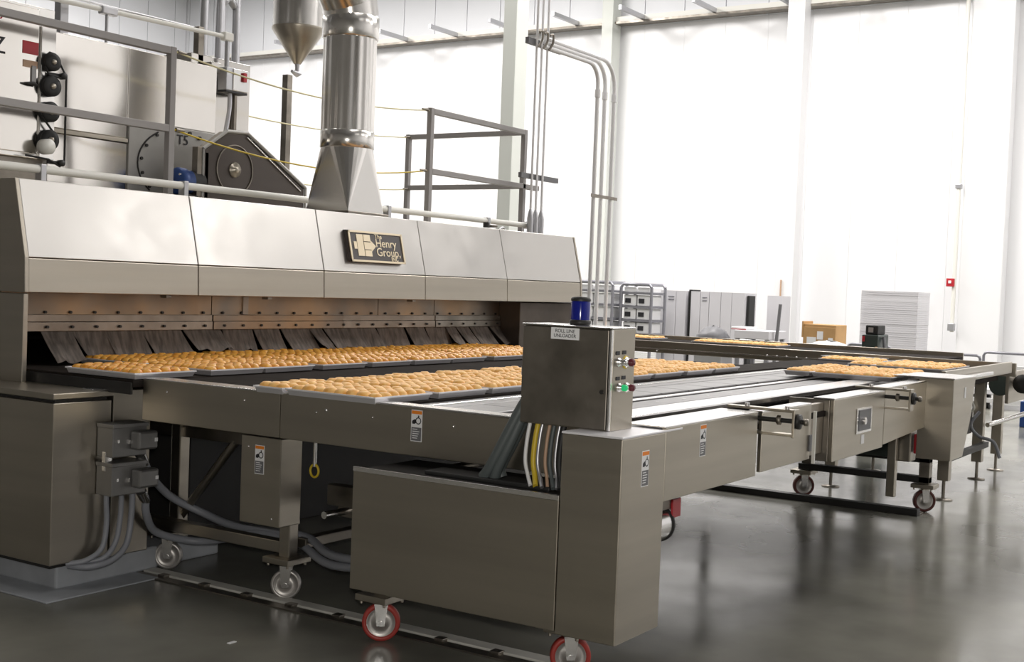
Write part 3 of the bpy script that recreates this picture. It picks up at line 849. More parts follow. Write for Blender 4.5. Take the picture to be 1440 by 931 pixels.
# takeaway conveyor with its long cross beam
tk = thing('takeaway_conveyor', 'takeaway conveyor with long steel cross beam and slim levelling legs', 'conveyor', (11.7, 4, 0))
B('cross_beam', 'steel', tk, (11.68, 2.24, .965), (11.72, 6.9, 1.085), .004)
B('beam_lip', 'steel_bright', tk, (11.672, 3.9, 1.0), (11.68, 6.9, 1.012), .001)
B('deck', 'bed', tk, (11.73, 3.0, 1.0), (13.0, 7.2, 1.06), .003)
B('far_plate', 'steel', tk, (13.0, 3.0, .98), (13.03, 7.2, 1.10), .003)
for y in (5.75, 4.55, 4.45, 4.35, 4.25, 4.15, 3.75, 3.55):
    MB().lathe([(.013, 0), (.01, -.006), (.001, -.008)], (11.679, y, .985 + .025 * (y < 5)), 8, 0).build('bolt', 'steel_bright', tk)
B('sensor_box', 'junction', tk, (11.55, 3.35, .985), (11.66, 3.62, 1.06), .004)
B('sensor_box', 'junction', tk, (11.5, 3.75, .99), (11.64, 3.95, 1.055), .004)
B('sensor_window', 'label', tk, (11.544, 3.46, 1.0), (11.55, 3.53, 1.05), 0)
for (x, y, z1) in ((10.39, 3.43, .98), (11.65, 3.45, .95), (10.40, 2.50, .98), (11.88, 2.57, 1.0), (12.67, 2.57, 1.0)):
    lg = B('leg', 'steel', tk, (x - .045, y - .045, .16), (x + .045, y + .045, z1), .004)
    MB().cyl((x, y, .01), (x, y, .18), .014, n=10).build('levelling_screw', 'steel_dark', lg)
    MB().lathe([(.075, 0), (.075, .008), (.03, .014)], (x, y, 0), 14).build('foot', 'steel_dark', lg)
B('end_bracket', 'steel', tk, (11.73, 2.30, .72), (12.75, 2.33, 1.0), .004)
B('brace_rail', 'black', tk, (10.4, 2.48, .30), (11.9, 2.53, .35), .003)
pr_ = MB().cyl((11.85, 2.20, .90), (13.0, 2.20, .90), .07, n=22).build('end_roller', 'wheel', tk)
MB().lathe([(.03, 0), (.085, .004), (.085, .05), (.05, .07), (.005, .075)], (11.80, 2.20, .90), 18, 0).build('roller_bearing', 'black', pr_)
MB().cyl((11.95, 2.42, .87), (12.25, 2.42, .87), .10, n=20).build('belt_motor', 'machine', tk)
B('motor_foot', 'black', tk, (11.97, 2.33, .72), (12.1, 2.36, .80), .004)
B('control_station', 'junction', tk, (11.72, 2.62, .42), (11.84, 2.78, .62), .006)
G = 'cords at the takeaway leg'
hose('power_cord', 'short pale cord looping at the far right conveyor leg', [(11.83, 2.56, .62), (11.78, 2.62, .5), (11.8, 2.55, .40), (11.8, 2.42, .36), (11.8, 2.36, .22)], .016, 'hose', 'cord', G, 8)
hose('power_cord', 'white cord hanging above the small grey station at the far right', [(11.8, 2.62, .95), (11.78, 2.66, .8), (11.78, 2.6, .66), (11.80, 2.66, .6)], .012, 'cream', 'cord', G, 8)
TB('cross_tube', 'steel_bright', tk, [(11.9, 2.5, .50), (12.6, 2.3, .58)], .022)

# ---------------------------------------------------------------- railings, chains and pipe on the oven roof
RZ = 2.046
t = thing('guard_railing', 'grey square tube guard railing on the left of the oven roof', 'railing', (5.0, 6.8, RZ))
B('post', 'grey_paint', t, (6.01, 6.775, RZ), (6.06, 6.825, 3.165), .004)
B('post', 'grey_paint', t, (4.0, 6.775, RZ), (4.05, 6.825, 3.165), .004)
B('top_rail', 'grey_paint', t, (4.05, 6.775, 3.112), (6.01, 6.825, 3.162), .004)
B('mid_rail', 'grey_paint', t, (4.05, 6.775, 2.575), (6.01, 6.825, 2.625), .004)
t = thing('guard_railing', 'grey square tube corner railing right of the exhaust duct', 'railing', (10.0, 7.0, RZ))
for (x, y) in ((9.05, 6.8), (10.62, 6.8), (10.62, 8.26)):
    B('post', 'grey_paint', t, (x - .025, y - .025, RZ if y < 7 else 2.0), (x + .025, y + .025, 3.165), .004)
for z, nm in ((3.112, 'top_rail'), (2.575, 'mid_rail')):
    B(nm, 'grey_paint', t, (9.075, 6.775, z), (10.595 if z > 3 else 10.9, 6.825, z + .05), .004)
    B(nm, 'grey_paint', t, (10.595, 6.825, z), (10.645, 8.235, z + .05), .004)
G = 'safety chains between the roof railings'
def sag(a, b, d, n=14):
    return [tuple(Vector(a).lerp(Vector(b), q / n) - Vector((0, 0, d * 4 * (q / n) * (1 - q / n)))) for q in range(n + 1)]
for nm, lab, a, b, d, m in (('safety_chain', 'yellow safety chain sagging across the oven roof at knee height', (6.07, 6.8, 2.60), (9.02, 6.8, 2.60), .12, 'yellow'),
                            ('safety_chain', 'pale safety chain sagging across the oven roof at the top rails', (6.07, 6.8, 3.14), (9.02, 6.8, 3.14), .10, 'pale_yellow'),
                            ('safety_chain', 'pale upper chain from the rear railing post to the left', (10.6, 8.22, 3.13), (7.2, 8.26, 3.10), .08, 'pale_yellow'),
                            ('safety_chain', 'pale lower chain from the rear railing post to the left', (10.6, 8.22, 2.58), (7.2, 8.26, 2.56), .08, 'pale_yellow')):
    o = MB().tube(sag(a, b, d), .0065, 6).build(nm, m); tag(o, lab, 'chain', G)
    for e, s in ((a, 1), (b, -1)):
        dx = Vector(b) - Vector(a); dx.normalize()
        MB().tube([Vector(e) + dx * (s * .02), Vector(e) + dx * (s * .10)], [.016, .008], 6).build('snap_hook', 'steel_dark', o)
t = thing('roof_pipe', 'long cream pipe running along the oven roof behind the hood', 'pipe', (7, 6.66, 2.05))
TB('pipe', 'cream', t, [(3.2, 6.66, 2.203), (10.5, 6.66, 2.203)], .026, 14)
for x in (4.9, 6.05, 8.3, 9.8):
    B('pipe_clamp', 'zinc', t, (x - .02, 6.63, RZ), (x + .02, 6.69, 2.235), .004)
B('end_cap', 'zinc', t, (10.5, 6.62, 2.17), (10.56, 6.70, 2.24), .01)
t = thing('roof_valve', 'small black valve cluster on the roof pipe right of the duct', 'valve', (9.55, 6.45, 2.046))
B('valve_body', 'black', t, (9.42, 6.40, RZ), (9.68, 6.52, 2.12), .015)
MB().cyl((9.5, 6.46, 2.12), (9.5, 6.46, 2.17), .03).build('valve_stem', 'black', t)
MB().lathe([(.045, 0), (.05, .01), (.045, .02)], (9.60, 6.46, 2.13), 12).build('handwheel', 'steel_dark', t)
TB('valve_tube', 'zinc', t, smooth_path([(9.68, 6.46, 2.09), (9.78, 6.46, 2.14), (9.84, 6.46, 2.06)]), .010, 8)

# ---------------------------------------------------------------- housing, control cabinet, fan drive on the roof
bx = thing('oven_housing', 'large wavy stainless sheet metal housing on the oven roof', 'housing', (6.2, 8.2, RZ))
B('front_sheet', 'steel_box', bx, (5.45, 7.35, 2.56), (6.125, 7.40, 3.215), .006)
B('front_sheet', 'steel_box', bx, (6.129, 7.35, 2.70), (6.985, 7.40, 3.215), .006)
B('side_body', 'steel_box', bx, (5.46, 7.40, RZ), (6.98, 9.3, 3.21), .006)
B('lower_sheet', 'steel_box', bx, (5.45, 7.345, 2.046), (6.125, 7.40, 2.525), .005)
B('flange', 'steel', bx, (5.45, 7.335, 2.527), (6.125, 7.40, 2.557), .003)
pl = B('fan_plate', 'plate_grey', bx, (6.129, 7.33, 2.046), (6.985, 7.40, 2.695), .004, label='grey bolted fan plate marked T5')
text('lettering', 'T5', .105, 'print', pl, (6.575, 7.326, 2.605), FACE_Y)
# curved seam with bolts on the fan plate
cxp, czp, rp = 6.72, 2.40, .50
mb = MB()
arc = [(cxp + rp * 1.02 * math.cos(a), 7.327, czp + rp * .62 * math.sin(a)) for a in [PI * (0.72 + .5 * q / 14) for q in range(15)]]
mb.tube(arc, .006, 6); mb.build('curved_seam', 'black', pl)
for q in range(1, 14, 3):
    p = arc[q]
    MB().cyl((p[0] + .03, 7.331, p[2]), (p[0] + .03, 7.318, p[2]), .012, n=8).build('bolt', 'black', pl)
for x, z in ((6.60, 2.735 - .06), (6.70, 2.665), (6.80, 2.64)):
    MB().cyl((x, 7.331, z), (x, 7.316, z), .015, n=8).build('bolt', 'black', pl)
hr = thing('oven_housing', 'narrow pale sheet metal housing behind the red switch box', 'housing', (7.3, 8.3, RZ))
B('body', 'steel_box', hr, (7.0, 7.66, RZ), (7.655, 9.3, 3.36), .006)
B('corner_post', 'steel_dark', hr, (7.445, 7.62, RZ), (7.475, 7.655, 3.25), .003)

ct = thing('pulley_cabinet', 'pale steel cabinet with red stickers and a belt and pulley drive on its edge', 'cabinet', (4.6, 7.2, RZ))
B('door', 'steel_box', ct, (4.2, 6.99, 2.33), (5.105, 7.01, 3.25), .004)
B('body', 'duct', ct, (4.2, 7.01, 2.30), (5.235, 7.32, 3.27), .005)
B('base', 'steel_dark', ct, (4.2, 7.05, RZ), (5.2, 7.32, 2.30), .005)
B('red_sticker', 'red', ct, (4.985, 6.986, 2.955), (5.10, 6.99, 3.035), 0)
B('red_sticker', 'tan', ct, (4.99, 6.986, 2.87), (5.095, 6.99, 2.915), 0)
B('handle_plate', 'junction', ct, (5.05, 6.98, 2.78), (5.085, 6.99, 2.885), .003)
MB().tube([(4.99, 6.97, 2.765), (5.05, 6.955, 2.768), (5.085, 6.97, 2.762)], [.006, .014, .008], 8).build('handle', 'black', ct)
text('lettering', 'Z', .15, 'print', ct, (4.765, 6.987, 2.97), FACE_Y)
text('lettering', 'S', .08, 'red', ct, (4.80, 6.987, 3.16), FACE_Y)
B('drive_plate', 'duct', ct, (5.125, 6.99, 2.30), (5.235, 7.01, 3.15), .003)
for i, (x, z, r) in enumerate(((5.18, 2.925, .058), (5.178, 2.77, .066), (5.172, 2.605, .066), (5.172, 2.425, .066))):
    pu = MB().lathe([(.002, 0), (r, 0), (r, -.012), (r * .9, -.016), (r * .9, -.03), (r, -.034), (r, -.05), (r * .5, -.054), (.002, -.054)], (x, 6.99, z), 22, 1).build('pulley', 'rubber', ct)
    MB().lathe([(r * .3, -.05), (r * .25, -.066), (.001, -.067)], (x, 6.99, z), 12, 1).build('hub', 'steel', pu)
MB().lathe([(.002, 0), (.05, 0), (.05, -.06), (.002, -.066)], (5.125, 6.95, 2.375), 20, 1).build('round_cover', 'cream', ct)
for z in (2.85, 2.285):
    it = MB().lathe([(.002, 0), (.022, 0), (.022, -.04), (.002, -.042)], (5.268, 6.98, z), 14, 1).build('idler', 'black', ct)
    B('idler_arm', 'black', it, (5.17, 6.965, z - .012), (5.268, 6.975, z + .012), .002)
TB('drive_belt', 'rubber', ct, [(5.135, 6.955, 2.96), (5.16, 6.955, 2.985), (5.20, 6.955, 2.98), (5.23, 6.955, 2.94), (5.292, 6.955, 2.85), (5.292, 6.955, 2.29), (5.26, 6.955, 2.262), (5.17, 6.955, 2.30), (5.0, 6.955, 2.31)], .007, 6)
TB('drive_belt', 'rubber', ct, [(5.13, 6.955, 2.89), (5.16, 6.955, 2.84), (5.25, 6.955, 2.835)], .007, 6)
TB('drive_belt', 'rubber', ct, [(5.115, 6.955, 2.57), (5.19, 6.955, 2.49), (5.235, 6.955, 2.44)], .007, 6)

fm = thing('fan_motor', 'blue and black electric motor left of the belt guard', 'motor', (6.4, 7.05, RZ))
MB().lathe([(.002, 0), (.09, .004), (.10, .02), (.10, .07), (.09, .075), (.085, .2), (.002, .2)], (6.33, 7.06, 2.27), 24, 0).build('motor_body', 'blue_motor', fm)
MB().lathe([(.088, 0), (.088, .16), (.05, .165)], (6.40, 7.06, 2.27), 24, 0).build('fan_cowl', 'rubber', fm)
for a in range(5):
    q = a * 1.256
    MB().cyl((6.33, 7.06 + .075 * math.cos(q), 2.27 + .075 * math.sin(q)), (6.315, 7.06 + .075 * math.cos(q), 2.27 + .075 * math.sin(q)), .008, n=6).build('bolt', 'steel_bright', fm)
B('motor_base', 'rubber', fm, (6.32, 6.97, RZ), (6.48, 7.15, 2.17), .006)

bg = thing('belt_guard', 'dark mesh belt guard with pale frame and round wheel on the oven roof', 'belt guard', (7.0, 7.0, RZ))
out = [(6.545, 2.06), (6.545, 2.525), (6.775, 2.68), (6.99, 2.693), (7.66, 2.33), (7.66, 2.06)]
MB().prism(out, 1, 7.02, 7.09).build('guard_body', 'steel_dark', bg, .004)
fr = MB()
for k in range(len(out)):
    a, b = out[k], out[(k + 1) % len(out)]
    fr.tube([(a[0], 7.005, a[1]), (b[0], 7.005, b[1])], .016, 4)
fr.build('guard_frame', 'plate_grey', bg)
B('mesh_panel', 'print_grey', bg, (6.57, 7.008, 2.07), (6.60, 7.02, 2.5), 0)
MB().prism([(6.565, 2.075), (6.565, 2.515), (6.78, 2.66), (6.985, 2.672), (7.64, 2.315), (7.64, 2.075)], 1, 7.008, 7.02).build('mesh_panel', mat('guard_mesh', (.075, .062, .055), .4, .5, bump=.3, bscale=140), bg)
MB().tube([(6.985, 7.003, 2.66), (7.60, 7.003, 2.30)], .007, 6).build('inner_strip', 'steel_bright', bg)
rr = [(6.868 + .185 * math.cos(q * PI / 20), 7.004, 2.40 + .185 * math.sin(q * PI / 20)) for q in range(40)]
MB().tube(rr, .006, 6, closed=True).build('wheel_rim', 'steel_dark', bg)
MB().lathe([(.06, 0), (.055, -.012), (.03, -.014), (.028, -.03), (.002, -.032)], (6.868, 7.006, 2.40), 22, 1).build('hub', 'steel', bg)
B('side_plate', 'steel_dark', bg, (6.485, 7.0, 2.05), (6.53, 7.06, 2.535), .004)

# ---------------------------------------------------------------- exhaust duct and hopper
du = thing('exhaust_duct', 'round galvanised exhaust duct on a flared square base above the hood', 'duct', (7.22, 6.2, 2.05))
B('base_flange', 'steel_dark', du, (6.985, 5.965, 2.05), (7.455, 6.435, 2.10), .004)
ring = []
h0 = .205
def sq(q, n, h):
    t = 2 * PI * q / n + PI / 4; c, s_ = math.cos(t), math.sin(t); k = h / max(abs(c), abs(s_)); return c * k, s_ * k
n = 32
rings = []
for f in (0, .35, .7, 1.0):
    r = []
    for q in range(n):
        a = sq(q, n, h0); t = 2 * PI * q / n + PI / 4; b = (.196 * math.cos(t), .196 * math.sin(t))
        r.append((7.22 + a[0] * (1 - f) + b[0] * f, 6.2 + a[1] * (1 - f) + b[1] * f, 2.10 + .48 * f))
    rings.append(r)
mb = MB()
for q in range(4):          # flared transition: flat triangles meet the square base, cones meet the round collar
    i0 = q * 8
    a = rings[0][i0]; b = rings[0][(i0 + 8) % n]
    for k in range(4):
        mb.face([a, rings[3][i0 + k], rings[3][(i0 + k + 1) % n]])
    mid = rings[3][(i0 + 4) % n]
    mb.face([a, mid, b])
    for k in range(4, 8):
        mb.face([b, rings[3][(i0 + k) % n], rings[3][(i0 + k + 1) % n]])
mb.build('transition', 'duct', du)
MB().lathe([(.198, 2.575), (.203, 2.58), (.203, 2.70), (.198, 2.705)], (7.22, 6.2, 0), 40).build('lower_collar', 'duct', du)
rings = []
for z in (2.70, 3.40):
    rings.append([(7.22 + (.198 + .003 * math.cos(q * PI / 4)) * math.cos(2 * PI * q / 144), 6.2 + (.198 + .003 * math.cos(q * PI / 4)) * math.sin(2 * PI * q / 144), z) for q in range(144)])
MB().rings(rings).build('fluted_pipe', 'duct', du)
MB().lathe([(.205, 3.39), (.212, 3.40), (.212, 3.55), (.205, 3.56)], (7.22, 6.2, 0), 40).build('upper_collar', 'duct', du)
el_ = [(7.22, 6.2, 3.55), (7.19, 6.2, 3.66), (7.08, 6.2, 3.80), (6.9, 6.2, 3.92), (6.3, 6.2, 4.15), (5.4, 6.2, 4.5)]
for k in range(len(el_) - 1):
    MB().tube([el_[k], el_[k + 1]], .208, 36).build('elbow_segment', 'duct', du)
hp_ = thing('cone_hopper', 'polished steel hopper with conical bottom and small valve hanging beside the duct', 'hopper', (8.156, 7.6, 3.4))
MB().lathe([(.222, 0), (.222, 1.6)], (8.156, 7.6, 3.76), 40).build('cylinder', 'duct', hp_)
MB().lathe([(.03, 0), (.05, .03), (.228, .29), (.228, .31)], (8.156, 7.6, 3.455), 40).build('cone', 'steel', hp_)
MB().lathe([(.018, -.06), (.022, 0)], (8.156, 7.6, 3.455), 12).build('spout', 'zinc', hp_)
MB().tube([(8.09, 7.6, 3.385), (8.156, 7.6, 3.37), (8.2, 7.6, 3.38)], [.014, .03, .014], 8).build('valve', 'zinc', hp_)
B('hanger', 'zinc', hp_, (8.13, 7.58, 5.36), (8.18, 7.63, ZC), 0)

# ---------------------------------------------------------------- pipes, switch box and conduits behind the housing
t = thing('water_line', 'thin pale pipe with elbows running above the wavy housing', 'pipe', (6.5, 7.6, 3.3))
TB('pipe', 'cream', t, [(4.6, 7.6, 3.465), (7.33, 7.6, 3.535)], .018, 10)
TB('drop_pipe', 'zinc', t, [(6.12, 7.6, 3.49), (6.12, 7.6, 3.215)], .012)
TB('drop_pipe', 'zinc', t, [(7.325, 7.6, 3.53), (7.325, 7.6, 3.20)], .02)
B('tee', 'zinc', t, (6.06, 7.57, 3.47), (6.2, 7.63, 3.53), .01)
B('elbow', 'cream', t, (7.27, 7.57, 3.50), (7.37, 7.63, 3.57), .01)
t = thing('water_line', 'thin grey line sloping above the housing towards the railing post', 'pipe', (6, 7.9, 3.5))
TB('pipe', 'zinc', t, [(5.2, 7.9, 3.60), (7.3, 7.9, 3.62)], .009, 8)
for (x, lab, s) in ((5.80, 'square steel upright behind the water pipe on the left', .035), (7.10, 'dark square upright left of the red switch box', .03)):
    B('steel_post', 'zinc' if x < 6 else 'steel_dark', None, (x - s, 7.66, 3.22), (x + s, 7.66 + 2 * s, 3.22 + (1.2 if x < 6 else .36)), .004)
    tag(bpy.data.objects[[o.name for o in bpy.data.objects if o.name.startswith('steel_post')][-1]], lab, 'post')
t = thing('switch_box', 'grey electrical switch box with red rotary handle on the housing edge', 'switch box', (7.35, 7.6, 3.09))
B('box', 'zinc', t, (7.23, 7.50, 3.09), (7.47, 7.60, 3.275), .006)
B('cover', 'steel_bright', t, (7.30, 7.492, 3.095), (7.475, 7.50, 3.27), .005)
B('handle', 'red', t, (7.395, 7.472, 3.175), (7.435, 7.492, 3.25), .006)
B('base_lip', 'print', t, (7.23, 7.50, 3.075), (7.47, 7.60, 3.09), .004)
TB('outlet_conduit', 'zinc', t, smooth_path([(7.33, 7.56, 3.08), (7.33, 7.56, 2.95), (7.30, 7.56, 2.78), (7.28, 7.56, 2.66)]), .018)
B('feed_box', 'steel_box', t, (7.12, 7.56, 3.22), (7.23, 7.64, 3.30), .004)
G = 'bent grey conduits behind the switch box'
for i, (x, zt) in enumerate(((9.30, 4.62), (9.52, 4.56))):
    o = MB().tube(smooth_path([(x, 10.0, 0), (x, 10.0, zt - .25), (x + .05, 10.0, zt - .07), (x + .12, 10.0, zt), (x + .19, 10.0, zt - .07), (x + .24, 10.0, zt - .25), (x + .24, 10.0, 0)]), .045, 10).build('bent_conduit', 'zinc')
    tag(o, ['grey conduit loop behind the switch box, left one', 'grey conduit loop behind the switch box, right one'][i], 'conduit', G)
o = MB().box((7.78, 8.68, 2.045), (7.86, 8.76, 2.93)).build('steel_post', 'steel_dark'); tag(o, 'short dark post left of the flared duct base', 'post')
o = MB().box((9.29, 8.78, 2.045), (9.36, 8.85, 3.62)).build('steel_post', 'steel_dark'); tag(o, 'tall dark post just left of the fluted duct', 'post')
# conduits at the far end of the oven
G = 'thin vertical conduits at the end of the oven roof'
for i, x in enumerate((10.47, 10.565, 10.67)):
    c = thing('riser_conduit', 'thin vertical conduit right of the corner railing, ' + ('left', 'middle', 'right')[i], 'conduit', (x, 6.6, 2.1), G)
    TB('pipe', 'white', c, [(x, 6.6, 2.2), (x, 6.6, ZC)], .012, 8)
    MB().lathe([(.03, -.125), (.032, .10), (.022, .16), (.012, .19)], (x, 6.6, 2.17), 12).build('fitting', 'zinc', c)
    TB('hook', 'steel_dark', c, smooth_path([(x, 6.585, 3.95), (x + .03, 6.56, 4.02), (x + .02, 6.55, 4.1), (x - .02, 6.56, 4.09)]), .012, 6)
o = MB().box((10.35, 6.62, 3.97), (11.0, 6.66, 4.03)).build('strut', 'print_grey'); tag(o, 'short dark strut carrying the conduits near the white column', 'strut')
o = MB().box((10.3, 6.612, 2.66), (11.0, 6.65, 2.71)).build('strut', 'print_grey'); tag(o, 'short dark strut beside the corner railing mid rail', 'strut')
G = 'bent conduits dropping behind the control box'
for i, (xe, zt) in enumerate(((11.72, 3.98), (11.88, 4.02), (12.09, 4.06))):
    R_ = .2 + .04 * i
    pts = [(10.62, 6.6, zt), (xe - R_, 6.6, zt)] + [(xe - R_ + R_ * math.sin(q * PI / 12), 6.6, zt - R_ + R_ * math.cos(q * PI / 12)) for q in range(1, 6)] + [(xe, 6.6, zt - R_), (xe, 6.6, 0.0)]
    c = thing('drop_conduit', 'pale conduit bending down behind the control box, ' + ('left', 'middle', 'right')[i], 'conduit', (xe, 6.6, 0), G)
    TB('pipe', 'white', c, pts, .022, 10)
    MB().cyl((xe, 6.6, zt - R_ - .14), (xe, 6.6, zt - R_ - .06), .030, n=12).build('coupling', 'white', c)
o = MB().box((11.62, 6.57, 2.575), (12.2, 6.576, 2.61)).build('strut', 'steel_dark'); tag(o, 'dark strut clamp across the three dropping conduits', 'strut')

# ---------------------------------------------------------------- things far back along the wall
def rack(x, y0, y1, z0, z1, label, shelves, loaded):
    t = thing('pan_rack', label, 'rack', (x, (y0 + y1) / 2, 0), 'wheeled racks by the back wall')
    for yy in (y0, y1):
        for xx in (x - .3, x + .3):
            TB('post', 'lilac', t, [(xx, yy, .12), (xx, yy, z1 - .06)], .032, 8)
            MB().lathe([(.01, -.02), (.06, -.02), (.06, .02), (.01, .02)], (xx, yy, .06), 12, 1).build('caster', 'rubber', t)
    for xx in (x - .3, x + .3):
        TB('top_frame', 'lilac', t, [(xx, y0, z1 - .06), (xx, y0 + .05, z1), (xx, y1 - .05, z1), (xx, y1, z1 - .06)], .032, 8)
    for k in range(shelves):
        zz = z0 + (z1 - z0 - .2) * k / (shelves - 1)
        B('shelf', 'lilac', t, (x - .3, y0, zz), (x + .3, y1, zz + .045), 0)
        if loaded:
            n = max(2, int((y1 - y0) / .36)); 
            for q in range(n):
                a = y0 + .05 + q * (y1 - y0 - .08) / n
                b_ = tag(B('plastic_tub', 'white', None, (x - .26, a + .01, zz + .047), (x + .26, a + (y1 - y0 - .08) / n - .02, zz + .047 + (.10 if k == shelves - 1 else .21)), .01),
                         f'white tub on the {"long" if n > 2 else "narrow"} rack, ' + ('lowest', 'second', 'third', 'fourth', 'top')[k] + ' shelf, ' + ('rightmost', 'second from the right', 'third from the right', 'fourth from the right', 'fifth from the right')[q], 'tub', 'white tubs on the racks')
                B('tub_slot', 'print', b_, (x - .275, a + .12, zz + .10), (x - .262, a + .24, zz + .19), 0) if (y1 - y0) < 1 and k < shelves - 1 else None
    return t
rack(22.0, 11.70, 13.4, .45, 1.74, 'long grey wheeled rack behind the control box with white tubs', 5, True)
rack(22.2, 10.95, 11.62, .45, 1.72, 'narrow grey wheeled rack behind the control box with dark slots', 5, True)
def stack(y0, y1, x0, z1, label, dp=.7, base=.12, m='stack', tiers=22, grp='tall grey stacks by the back wall'):
    t = thing('pan_stack', label, 'stack', (x0 + dp / 2, (y0 + y1) / 2, 0), grp)
    B('dolly', 'rubber', t, (x0 + .05, y0 + .03, .0), (x0 + dp - .05, y1 - .03, base), .01)
    tiers = 1 if tiers == 22 else tiers
    h = (z1 - base) / tiers
    for k in range(tiers):
        j = random.uniform(-.004, .004)
        B('tray' if tiers > 1 else 'cover', m, t, (x0 + j, y0 + j, base + k * h + .001), (x0 + dp + j, y1 + j, base + (k + 1) * h - .002), 0)
    return t
edges = [(926.7, 937.6), (938.2, 951.7), (952.4, 966.5), (973, 986.2), (987, 998.6), (999.2, 1015), (1016, 1030.5), (1031.2, 1048)]
names = ['leftmost of eight', 'second from the left', 'third from the left beside a dark upright', 'fourth from the left', 'fifth from the left', 'sixth from the left', 'seventh from the left', 'rightmost of eight']
YS = [(11.34, 11.17), (11.16, 10.95), (10.94, 10.73), (10.62, 10.42), (10.41, 10.23), (10.22, 9.98), (9.97, 9.75), (9.74, 9.48)]
for (a, b), nm in zip(YS, names):
    s_ = stack(b, a, 23.0, 1.63, f'tall grey tray stack by the wall, {nm}', .6)
    if 'second' in nm or 'fifth' in nm:
        for zz in (1.50, 1.44): B('slot', 'lilac', s_, (22.99, b + .04, zz), (23.0, a - .04, zz + .018), 0)
tag(B('end_panel', 'rubber', None, (23.1, 10.635, 0), (23.5, 10.715, 1.66), .01), 'dark upright panel between the grey tray stacks', 'panel')
tag(B('end_panel', 'rubber', None, (23.1, 9.415, 0), (23.4, 9.465, 1.58), .01), 'dark upright panel right of the grey tray stacks', 'panel')
stack(9.10, 9.40, 24.0, 1.6, 'pale narrow tray stack right of the dark upright', .5, grp='tall grey stacks by the back wall')
stack(6.14, 7.18, 23.0, 1.765, 'wide tall grey pan stack behind the dark green machine', .8, .1, tiers=44, grp='wide stacks')
# low bench, leaning pole, carton, machine, bag, cart handles
t = thing('low_bench', 'low grey bench with flat bins behind the conveyor beam', 'bench', (20.2, 8.0, 0))
B('top', 'stack', t, (19.8, 7.7, .86), (20.6, 8.32, 1.0), .01)
B('lower_shelf', 'white', t, (19.8, 7.9, .78), (20.6, 8.5, .82), .01)
for yy in (7.75, 8.27):
    for xx in (19.85, 20.55): B('leg', 'lilac', t, (xx - .03, yy - .03, 0), (xx + .03, yy + .03, .86), 0)
t = thing('folded_cover', 'dark crumpled cover lying left of the grey bench', 'cover', (19.9, 8.8, .8))
mb = MB(); rnd = random.Random(3); R2 = []
for a in range(6):
    th = a * PI / 10
    R2.append([(19.9 + (.3 * math.cos(th) + rnd.uniform(-.04, .04)) * math.cos(q * PI / 6), 8.75 + (.26 * math.cos(th) + rnd.uniform(-.04, .04)) * math.sin(q * PI / 6), .80 + .24 * math.sin(th) + rnd.uniform(-.02, .02)) for q in range(12)])
mb.rings(R2).build('cloth', 'print_grey', t)
B('stand', 'zinc', t, (19.7, 8.5, 0), (20.2, 9.0, .79), .01)
tag(B('red_tray', 'white', None, (19.9, 8.15, 1.003), (20.4, 8.42, 1.05), .01), 'small white tray with red edge on the grey bench', 'tray')
B('red_edge', 'red', bpy.data.objects['red_tray'], (19.89, 8.15, 1.005), (19.9, 8.42, 1.015), 0)
o = MB().tube([(20.0, 7.70, 0), (20.0, 7.60, 1.46)], .03, 8).build('leaning_pole', 'print_grey'); tag(o, 'thin dark pole leaning up right of the grey bench', 'pole')
o = MB().tube(smooth_path([(28.17, 10.70, .95), (28.14, 10.58, 1.1), (28.14, 10.58, 1.3), (28.17, 10.68, 1.42)]), .035, 8).build('curved_hose', 'hose'); tag(o, 'short grey curved hose on the white column', 'hose')
o = MB().tube([(28.17, 10.72, 1.5), (28.17, 10.72, 1.98)], .02, 8).build('thermometer', 'tan'); tag(o, 'thin reddish strip high on the white column', 'strip')
cbx = thing('cardboard_box', 'open brown cardboard box with white labels beyond the conveyor', 'box', (18.3, 6.2, .6))
B('carton', 'cardboard', cbx, (18.0, 5.97, .62), (18.5, 6.46, 1.20), .01)
B('front_flap', 'cardboard', cbx, (17.985, 5.97, .90), (18.0, 6.46, 1.16), .005)
B('side_flap', 'cardboard', cbx, (17.98, 6.46, 1.0), (18.4, 6.485, 1.24), .005)
for (y, z, a, b) in ((6.33, .96, .07, .05), (6.20, 1.04, .045, .06), (6.04, .96, .035, .05), (6.17, .86, .09, .02)):
    B('sticker', 'label' if b > .03 else 'print', cbx, (17.978, y - a, z - b), (17.985, y + a, z + b), 0)
t = thing('supply_table', 'low white table under the brown cardboard box', 'table', (18.3, 6.1, 0))
B('top', 'white', t, (17.9, 5.4, .58), (18.7, 6.75, .618), .01)
for xx in (17.95, 18.65):
    for yy in (5.45, 6.7): B('leg', 'zinc', t, (xx - .025, yy - .025, 0), (xx + .025, yy + .025, .58), 0)
t = thing('plastic_bag', 'crumpled white plastic bag below the cardboard box', 'bag', (17.5, 6.2, .6))
mb = MB(); R2 = []
for a in range(6):
    th = a * PI / 10
    R2.append([(16.6 + (.28 * math.cos(th) + rnd.uniform(-.05, .05)) * math.cos(q * PI / 6), 5.62 + (.40 * math.cos(th) + rnd.uniform(-.05, .05)) * math.sin(q * PI / 6), .78 + .22 * math.sin(th) + rnd.uniform(-.03, .03)) for q in range(12)])
mb.rings(R2).build('film', 'white', t)
B('stand', 'zinc', t, (16.4, 5.35, 0), (16.8, 5.9, .76), .01)
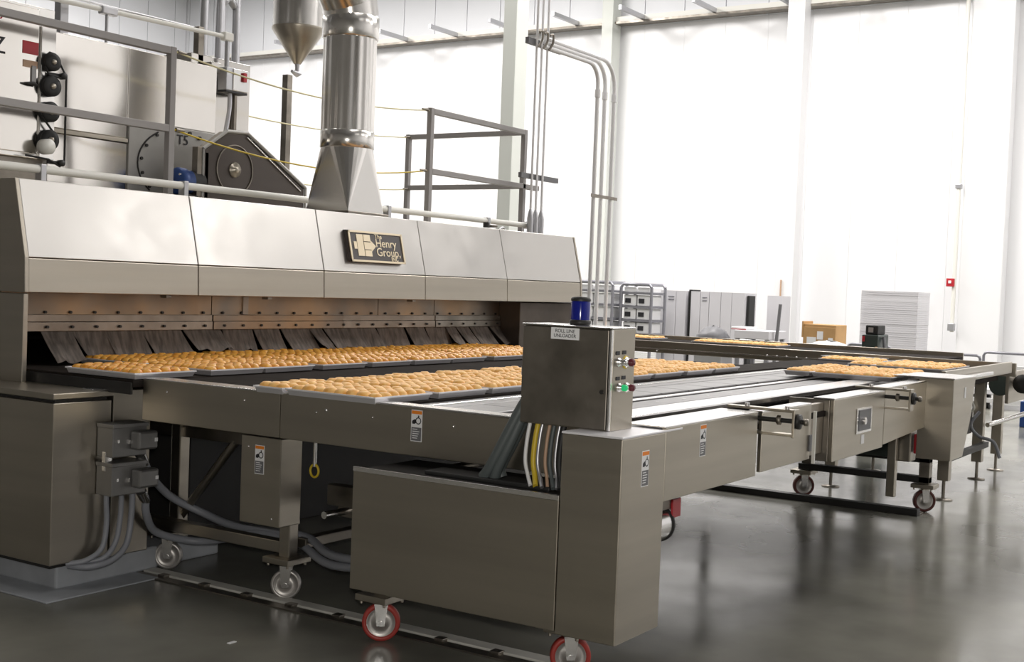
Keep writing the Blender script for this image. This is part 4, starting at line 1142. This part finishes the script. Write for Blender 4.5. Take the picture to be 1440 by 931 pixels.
def handle_cart(x, y0, y1, z, label):
    t = thing('hand_cart', label, 'cart', (x, (y0 + y1) / 2, 0), 'carts behind the right end')
    r = .05
    TB('handle', 'lilac', t, [(x, y0, .3), (x, y0, z - r), (x, y0 + r * .3, z - r * .3), (x, y0 + r, z), (x, y1 - r, z), (x, y1 - r * .3, z - r * .3), (x, y1, z - r), (x, y1, .3)], .022, 8)
    B('platform', 'white', t, (x, y0 - .02, .22), (x + 1.1, y1 + .02, .30), .01)
    for xx in (x + .1, x + 1.0):
        for yy in (y0 + .06, y1 - .06):
            MB().lathe([(.01, -.025), (.10, -.025), (.10, .025), (.01, .025)], (xx, yy, .105), 14, 1).build('wheel', 'rubber', t)
    return t
handle_cart(15.5, 4.45, 4.98, 1.03, 'cart with a dark tube handle left of the wide grey stack foot')
handle_cart(20.0, 4.36, 5.12, .80, 'cart with a dark tube handle right of the wide grey stack')
c3 = handle_cart(20.0, 3.2, 4.31, .86, 'cart with a dark tube handle and white beams at the right edge')
B('white_beam', 'white', c3, (19.9, 3.0, .55), (19.95, 4.2, .68), .005)
B('white_beam', 'white', c3, (19.9, 3.0, .10), (19.95, 4.9, .17), .005)
tag(B('blue_bin', 'blue_motor', None, (17.4, 3.0, 0), (17.8, 3.26, .34), .01), 'blue bin cut by the right edge of the picture', 'bin')
t = thing('work_machine', 'dark green machine with black head in front of the wide grey stack', 'machine', (14.0, 4.2, 0))
B('body', 'machine', t, (13.8, 4.10, .0), (14.2, 4.28, 1.21), .01)
B('head', 'rubber', t, (13.82, 4.11, 1.21), (14.1, 4.25, 1.315), .012)
B('screen', 'zinc', t, (13.812, 4.16, 1.235), (13.82, 4.215, 1.29), 0)
B('red_button', 'red', t, (13.79, 4.245, 1.13), (13.8, 4.275, 1.19), .003)
TB('side_arm', 'print_grey', t, smooth_path([(13.95, 4.08, 1.18), (13.9, 4.05, 1.05), (13.9, 4.06, .9)]), .02, 8)
B('wooden_handle', 'cardboard', t, (13.78, 4.10, .93), (13.8, 4.125, 1.08), .004)
tag(B('paper_scrap', 'label', None, (3.876, 3.915, 0), (3.919, 3.898, 0.003), 0), 'small pale paper scrap on the green grey floor', 'scrap')
